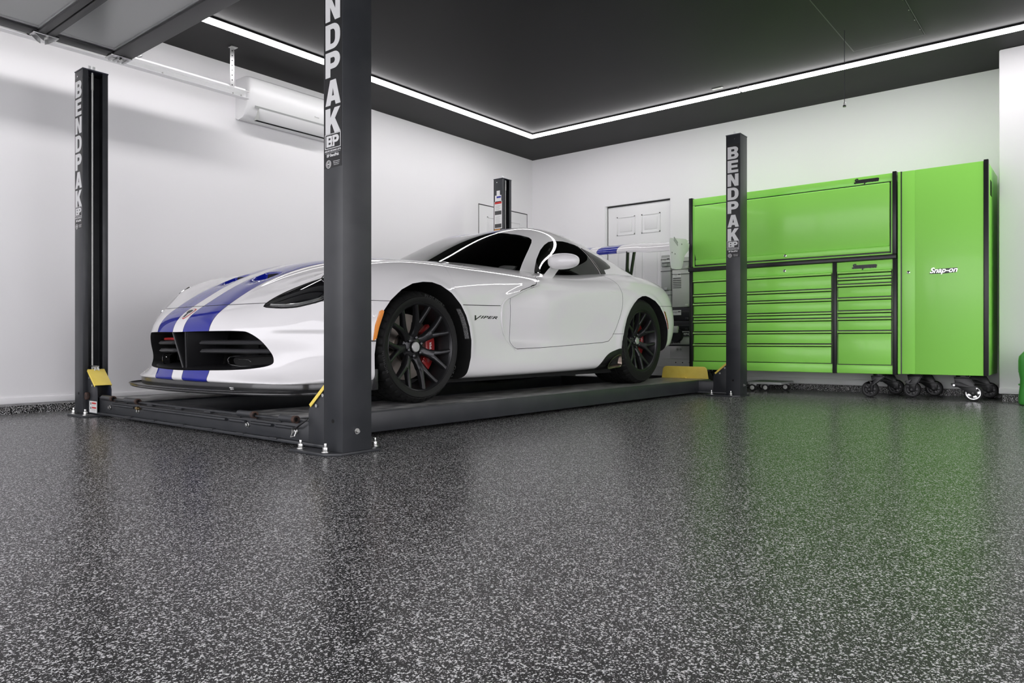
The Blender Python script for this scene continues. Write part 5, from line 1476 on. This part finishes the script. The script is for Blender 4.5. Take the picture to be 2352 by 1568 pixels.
wg.f += [tuple(range(11)), tuple(range(ny*11, (ny+1)*11))]; wg.m += [0, 0]
WING = wg.build('rear_wing', 'car_paint', CAR, smooth=True, angle=50)
EP = [(3.112, 1.262), (3.135, 1.278), (3.30, 1.292), (3.452, 1.302), (3.470, 1.292), (3.488, 1.272), (3.522, 1.262), (3.515, 1.232), (3.500, 1.197), (3.440, 1.158), (3.420, 1.140), (3.395, 1.085), (3.380, 1.035), (3.345, 1.015), (3.25, 1.004), (3.165, 1.006), (3.150, 1.020), (3.128, 1.129)]
for s in (-1, 1):
    ep = MB().prism(EP, 'y', s*0.886, s*0.892).build('wing_endplate', 'clear_plate', WING, bevel=0.0015)
    for (u, v) in ((3.165, 1.150), (3.225, 1.143), (3.36, 1.245)):
        MB().cyl((u, s*0.892, v), (u, s*0.8935, v), 0.006, 12).build('plate_screw', 'black_steel', ep)
    for dz in (0, -0.022):
        MB().obox((3.24, s*0.893, 1.270+dz), (0.040, 0, -0.022), (0, 0.001, 0), (0.004, 0, 0.006)).build('plate_slot', 'plastic_grey', ep)
    up_ = MB()
    up_.prism([(3.215, 1.205), (3.262, 1.210), (3.250, 1.05), (3.268, 1.0), (3.285, 1.02), (3.345, 1.222), (3.392, 1.230), (3.318, 0.985), (3.30, 0.915), (3.19, 0.915), (3.203, 1.05)], 'y', s*0.388, s*0.40)
    up_.build('wing_strut', 'black_steel', CAR, bevel=0.003)
    MB().box(3.17, 3.34, s*0.375, s*0.412, 0.925, 0.945).build('strut_foot', 'black_steel', CAR, bevel=0.004)
# tail lamps, diffuser, rear plate area
for s in (-1, 1):
    patch('tail_lamp', smooth_poly([(s*0.45, 0.80), (s*0.60, 0.81), (s*0.75, 0.79), (s*0.80, 0.76), (s*0.72, 0.735), (s*0.55, 0.745)], 3, True), 'red_lens', lambda u, v: on_skin_dir((5, u, v), (-1, 0, 0)), 0.003, 0.006, 0.03)
MB().prism([(2.95, 0.10), (3.46, 0.17), (3.46, 0.30), (2.95, 0.26)], 'y', -0.55, 0.55).build('diffuser', 'plastic_black', CAR, bevel=0.006)
for yy in (-0.5, -0.25, 0, 0.25, 0.5):
    MB().prism([(2.98, 0.085), (3.52, 0.10), (3.52, 0.28), (3.30, 0.28)], 'y', yy-0.004, yy+0.004).build('diffuser_fin', 'plastic_black', CAR)
MB().box(-0.55, 3.0, -0.80, 0.80, 0.095, 0.128).build('underbody', 'black_matte', CAR)

# ---- cabin
MB().prism([(1.00, 0.80), (1.12, 0.885), (1.34, 0.90), (1.50, 0.85), (1.48, 0.70), (1.0, 0.66)], 'y', -0.63, 0.63).build('dashboard', 'cabin_dark', CAR, bevel=0.02)
sw_ = MB(); c_ = Vector((1.545, -0.36, 0.865)); ax_ = Vector((1, 0, -0.38)).normalized(); u_, v_ = basis(ax_)
sw_.tube([c_+0.175*(math.cos(2*math.pi*k/36)*u_+math.sin(2*math.pi*k/36)*v_) for k in range(37)], 0.015, 10)
STEER = sw_.build('steering_wheel', 'plastic_grey', CAR, smooth=True)
hb = MB().cyl(c_-ax_*0.03, c_+ax_*0.012, 0.055, 20)
for ang in (0.0, 2.3, 4.0):
    d = math.cos(ang)*u_+math.sin(ang)*v_; hb.tube([c_+d*0.04, c_+d*0.17], 0.012, 8)
hb.build('wheel_hub', 'plastic_grey', STEER, smooth=True)
MB().cyl(c_-ax_*0.03, c_-ax_*0.25, 0.03, 14).build('steering_column', 'cabin_dark', STEER)
for s in (-1, 1):
    st_ = MB().prism([(1.55, 0.44), (2.02, 0.44), (2.20, 0.98), (2.16, 1.08), (2.06, 1.08), (1.93, 0.60), (1.56, 0.58)], 'y', s*0.16, s*0.58).build('seat', 'cabin_dark', CAR, bevel=0.03, seg=3)

MB().prism([(-0.60, 0.48), (0.60, 0.48), (0.60, 0.93), (0.45, 1.11), (-0.45, 1.11), (-0.60, 0.93)], 'x', 2.16, 2.20).build('view_block', 'cabin_dark', CAR)  # added dark panel, blocks the bright view through the rear window
# ---- wheels
def build_wheel(R, W):
    """wheel centred on the origin, outer face towards -y; returns [(name, mesh, material)]"""
    out = []; ax = (0, -1, 0); h = W/2; RR = 0.2445
    def add(name, mb, material, **kw):
        o = mb.build(name, material, None, local=True, **kw); me = o.data; bpy.data.objects.remove(o); out.append((name, me, material))
    # rim: outer lip, barrel, hub
    rim = MB()
    rim.lathe([(RR-0.004, h-0.012), (RR+0.004, h-0.008), (RR+0.006, h-0.002), (RR+0.001, h+0.001), (RR-0.006, h-0.003), (RR-0.010, h-0.012), (RR-0.014, h-0.034), (RR-0.022, h-0.05), (RR-0.026, h-0.10), (RR-0.024, -h+0.02), (RR-0.006, -h+0.008)], (0,0,0), ax, 96)
    rim.lathe([(0.0, h-0.050), (0.030, h-0.050), (0.034, h-0.062), (0.062, h-0.066), (0.076, h-0.074), (0.080, h-0.10), (0.0, h-0.10)], (0,0,0), ax, 48)
    add('wheel', rim, 'wheel_black', smooth=True, angle=40)
    # tyre with tread blocks
    n = 240
    prof = [(RR-0.004, -h+0.012), (RR+0.006, -h+0.002), (RR+0.4*(R-RR), -h-0.008), (R-0.020, -h+0.004), (R-0.008, -h+0.016), (R-0.002, -h+0.034),
            (R, -h*0.52), (R-0.007, -h*0.50), (R-0.007, -h*0.44), (R, -h*0.42), (R, -0.012), (R-0.007, -0.010), (R-0.007, 0.010), (R, 0.012), (R, h*0.42), (R-0.007, h*0.44), (R-0.007, h*0.50), (R, h*0.52),
            (R-0.002, h-0.034), (R-0.008, h-0.016), (R-0.020, h-0.004), (R-0.027, h+0.0025), (R-0.030, h+0.0015), (RR+0.5*(R-RR), h+0.008), (RR+0.014, h+0.006), (RR+0.010, h+0.003), (RR+0.004, h+0.002), (RR-0.002, h-0.010)]
    ty = MB(); k = len(prof)
    for i in range(n):
        a = 2*math.pi*i/n
        for j, (r, hh) in enumerate(prof):
            rr = r
            if 3 < j < 21 and abs(hh) > 0.30*h:
                if (i+(1 if abs(hh) > 0.8*h else 0)+(2 if hh < 0 else 0)) % 6 == 0: rr = r-0.006
            ty.v.append((rr*math.cos(a), -hh, rr*math.sin(a)))
    for i in range(n):
        for j in range(k-1):
            ty.f.append((i*k+j, ((i+1) % n)*k+j, ((i+1) % n)*k+j+1, i*k+j+1)); ty.m.append(0)
    add('tyre', ty, 'tyre', smooth=True, angle=32)
    # sidewall lettering
    ms = []
    rs = RR+0.60*(R-RR); tsz = min(0.024, 0.34*(R-RR))
    for word, a0 in (('MICHELIN', 196), ('PILOT SPORT', 70), ('CUP 2', 330)):
        me = text_mesh(word, tsz, 0.0006, 0.0004, spacing=1.2)
        for v in me.vertices:
            a = math.radians(a0)-v.co.x/rs if False else math.radians(a0)+(-v.co.x)/rs
            r = rs+v.co.y
            v.co = (r*math.cos(a), -(h+0.0065)-v.co.z, r*math.sin(a))
        ms.append(me)
    out.append(('sidewall_lettering', join_meshes(ms), 'tyre_print'))   # flat print, one part
    # seven Y spokes
    for q in range(7):
        t0 = math.radians(90-6+360/7*q)
        sp = MB()
        def ring(r, th, hw, top, dep, tilt=0.0):
            c = Vector((math.cos(t0+th), 0, math.sin(t0+th))); t = Vector((-math.sin(t0+th+tilt), 0, math.cos(t0+th+tilt)))
            p = c*r; o = Vector((0, -1, 0))
            return [p-t*hw+o*(top-dep), p-t*hw*0.95+o*(top-0.006), p-t*hw*0.55+o*top, p+t*hw*0.55+o*top, p+t*hw*0.95+o*(top-0.006), p+t*hw+o*(top-dep)]
        def loft(rings):
            b = len(sp.v)
            for rg in rings: sp.v += [tuple(v) for v in rg]
            for i in range(len(rings)-1):
                for j in range(6):
                    sp.f.append((b+i*6+j, b+i*6+(j+1) % 6, b+(i+1)*6+(j+1) % 6, b+(i+1)*6+j)); sp.m.append(0)
            sp.f.extend([tuple(range(b, b+6)), tuple(range(b+(len(rings)-1)*6, b+len(rings)*6))]); sp.m.extend([0, 0])
        D = math.radians
        loft([ring(0.055, 0, 0.0284, h-0.064, 0.03), ring(0.075, 0, 0.0234, h-0.056, 0.032), ring(0.100, D(-0.5), 0.0220, h-0.046, 0.034), ring(0.122, D(-0.5), 0.0263, h-0.037, 0.036), ring(0.138, D(0.5), 0.0270, h-0.032, 0.036)])
        loft([ring(0.116, D(3.5), 0.0149, h-0.0395, 0.034), ring(0.145, D(5.0), 0.0163, h-0.030, 0.034), ring(0.180, D(8.2), 0.0135, h-0.020, 0.032), ring(0.212, D(11.0), 0.0125, h-0.011, 0.030), ring(0.240, D(13.2), 0.0142, h-0.0045, 0.028)])
        loft([ring(0.116, D(-3.5), 0.0149, h-0.0395, 0.034), ring(0.145, D(-5.5), 0.0163, h-0.030, 0.034), ring(0.180, D(-8.8), 0.0135, h-0.020, 0.032), ring(0.212, D(-11.2), 0.0125, h-0.011, 0.030), ring(0.240, D(-12.6), 0.0142, h-0.0045, 0.028)])
        add('spoke', sp, 'wheel_black', bevel=0.0012, seg=1)
    add('centre_cap', MB().lathe([(0.0, h-0.0425), (0.026, h-0.043), (0.0290, h-0.0455), (0.030, h-0.053)], (0,0,0), ax, 32), 'cap_silver', smooth=True)
    for q in range(6):
        a = math.radians(60*q+20); c = Vector((0.052*math.cos(a), 0, 0.052*math.sin(a))); o = Vector((0, -1, 0))
        add('lug_nut', MB().cyl(c+o*(h-0.075), c+o*(h-0.048), 0.0098, 6).cyl(c+o*(h-0.048), c+o*(h-0.044), 0.0075, 12, r1=0.004), 'lug_metal', bevel=0.001)
    add('brake_disc', MB().lathe([(0.09, h-0.130), (0.188, h-0.130), (0.188, h-0.160), (0.09, h-0.160)], (0,0,0), ax, 60, closed=True).lathe([(0.0, h-0.115), (0.088, h-0.115), (0.09, h-0.13)], (0,0,0), ax, 40), 'brake_steel', smooth=True, angle=30)
    cal = MB()
    for (a0, a1, r0, r1, d0, d1) in ((-42, 42, 0.128, 0.198, 0.095, 0.128), (-36, 36, 0.120, 0.150, 0.088, 0.100)):
        pts = []
        for k2 in range(9): a = math.radians(a0+(a1-a0)*k2/8); pts.append((r1*math.cos(a), r1*math.sin(a)))
        for k2 in range(8, -1, -1): a = math.radians(a0+(a1-a0)*k2/8); pts.append((r0*math.cos(a), r0*math.sin(a)))
        m2 = len(pts); b = len(cal.v)
        cal.v += [(u, -(h-d0), v) for u, v in pts]+[(u, -(h-d1), v) for u, v in pts]
        cal.f += [tuple(range(b, b+m2)), tuple(range(b+2*m2-1, b+m2-1, -1))]+[(b+i, b+(i+1) % m2, b+m2+(i+1) % m2, b+m2+i) for i in range(m2)]; cal.m += [0]*(m2+2)
    add('brake_caliper', cal, 'caliper_red', bevel=0.003)
    me = text_mesh('VIPER', 0.022, 0.0005, 0.0003)
    me.transform(Matrix(((0, -1, 0, 0.163), (0, 0, -1, -(h-0.0945)), (1, 0, 0, 0), (0, 0, 0, 1))))
    out.append(('caliper_print', me, 'letter_white'))
    return out
for (xw, R, W, yo) in ((0.0, 0.315, 0.295, 0.945), (2.51, 0.352, 0.345, 0.950)):
    parts = build_wheel(R, W)
    for s in (-1, 1):
        root = None
        for nm, me, mt in parts:
            if not me.materials: me.materials.append(MATS[mt])
            o = bpy.data.objects.new(nm, me); COL.objects.link(o)
            if root is None:
                root = o; o.parent = CAR; o.location = (xw, s*(yo-W/2), R)
                o.rotation_euler = (0, 0, 0) if s < 0 else (0, 0, math.pi)
            else:
                o.parent = root
                if nm == 'sidewall_lettering': o['kind'] = 'stuff'
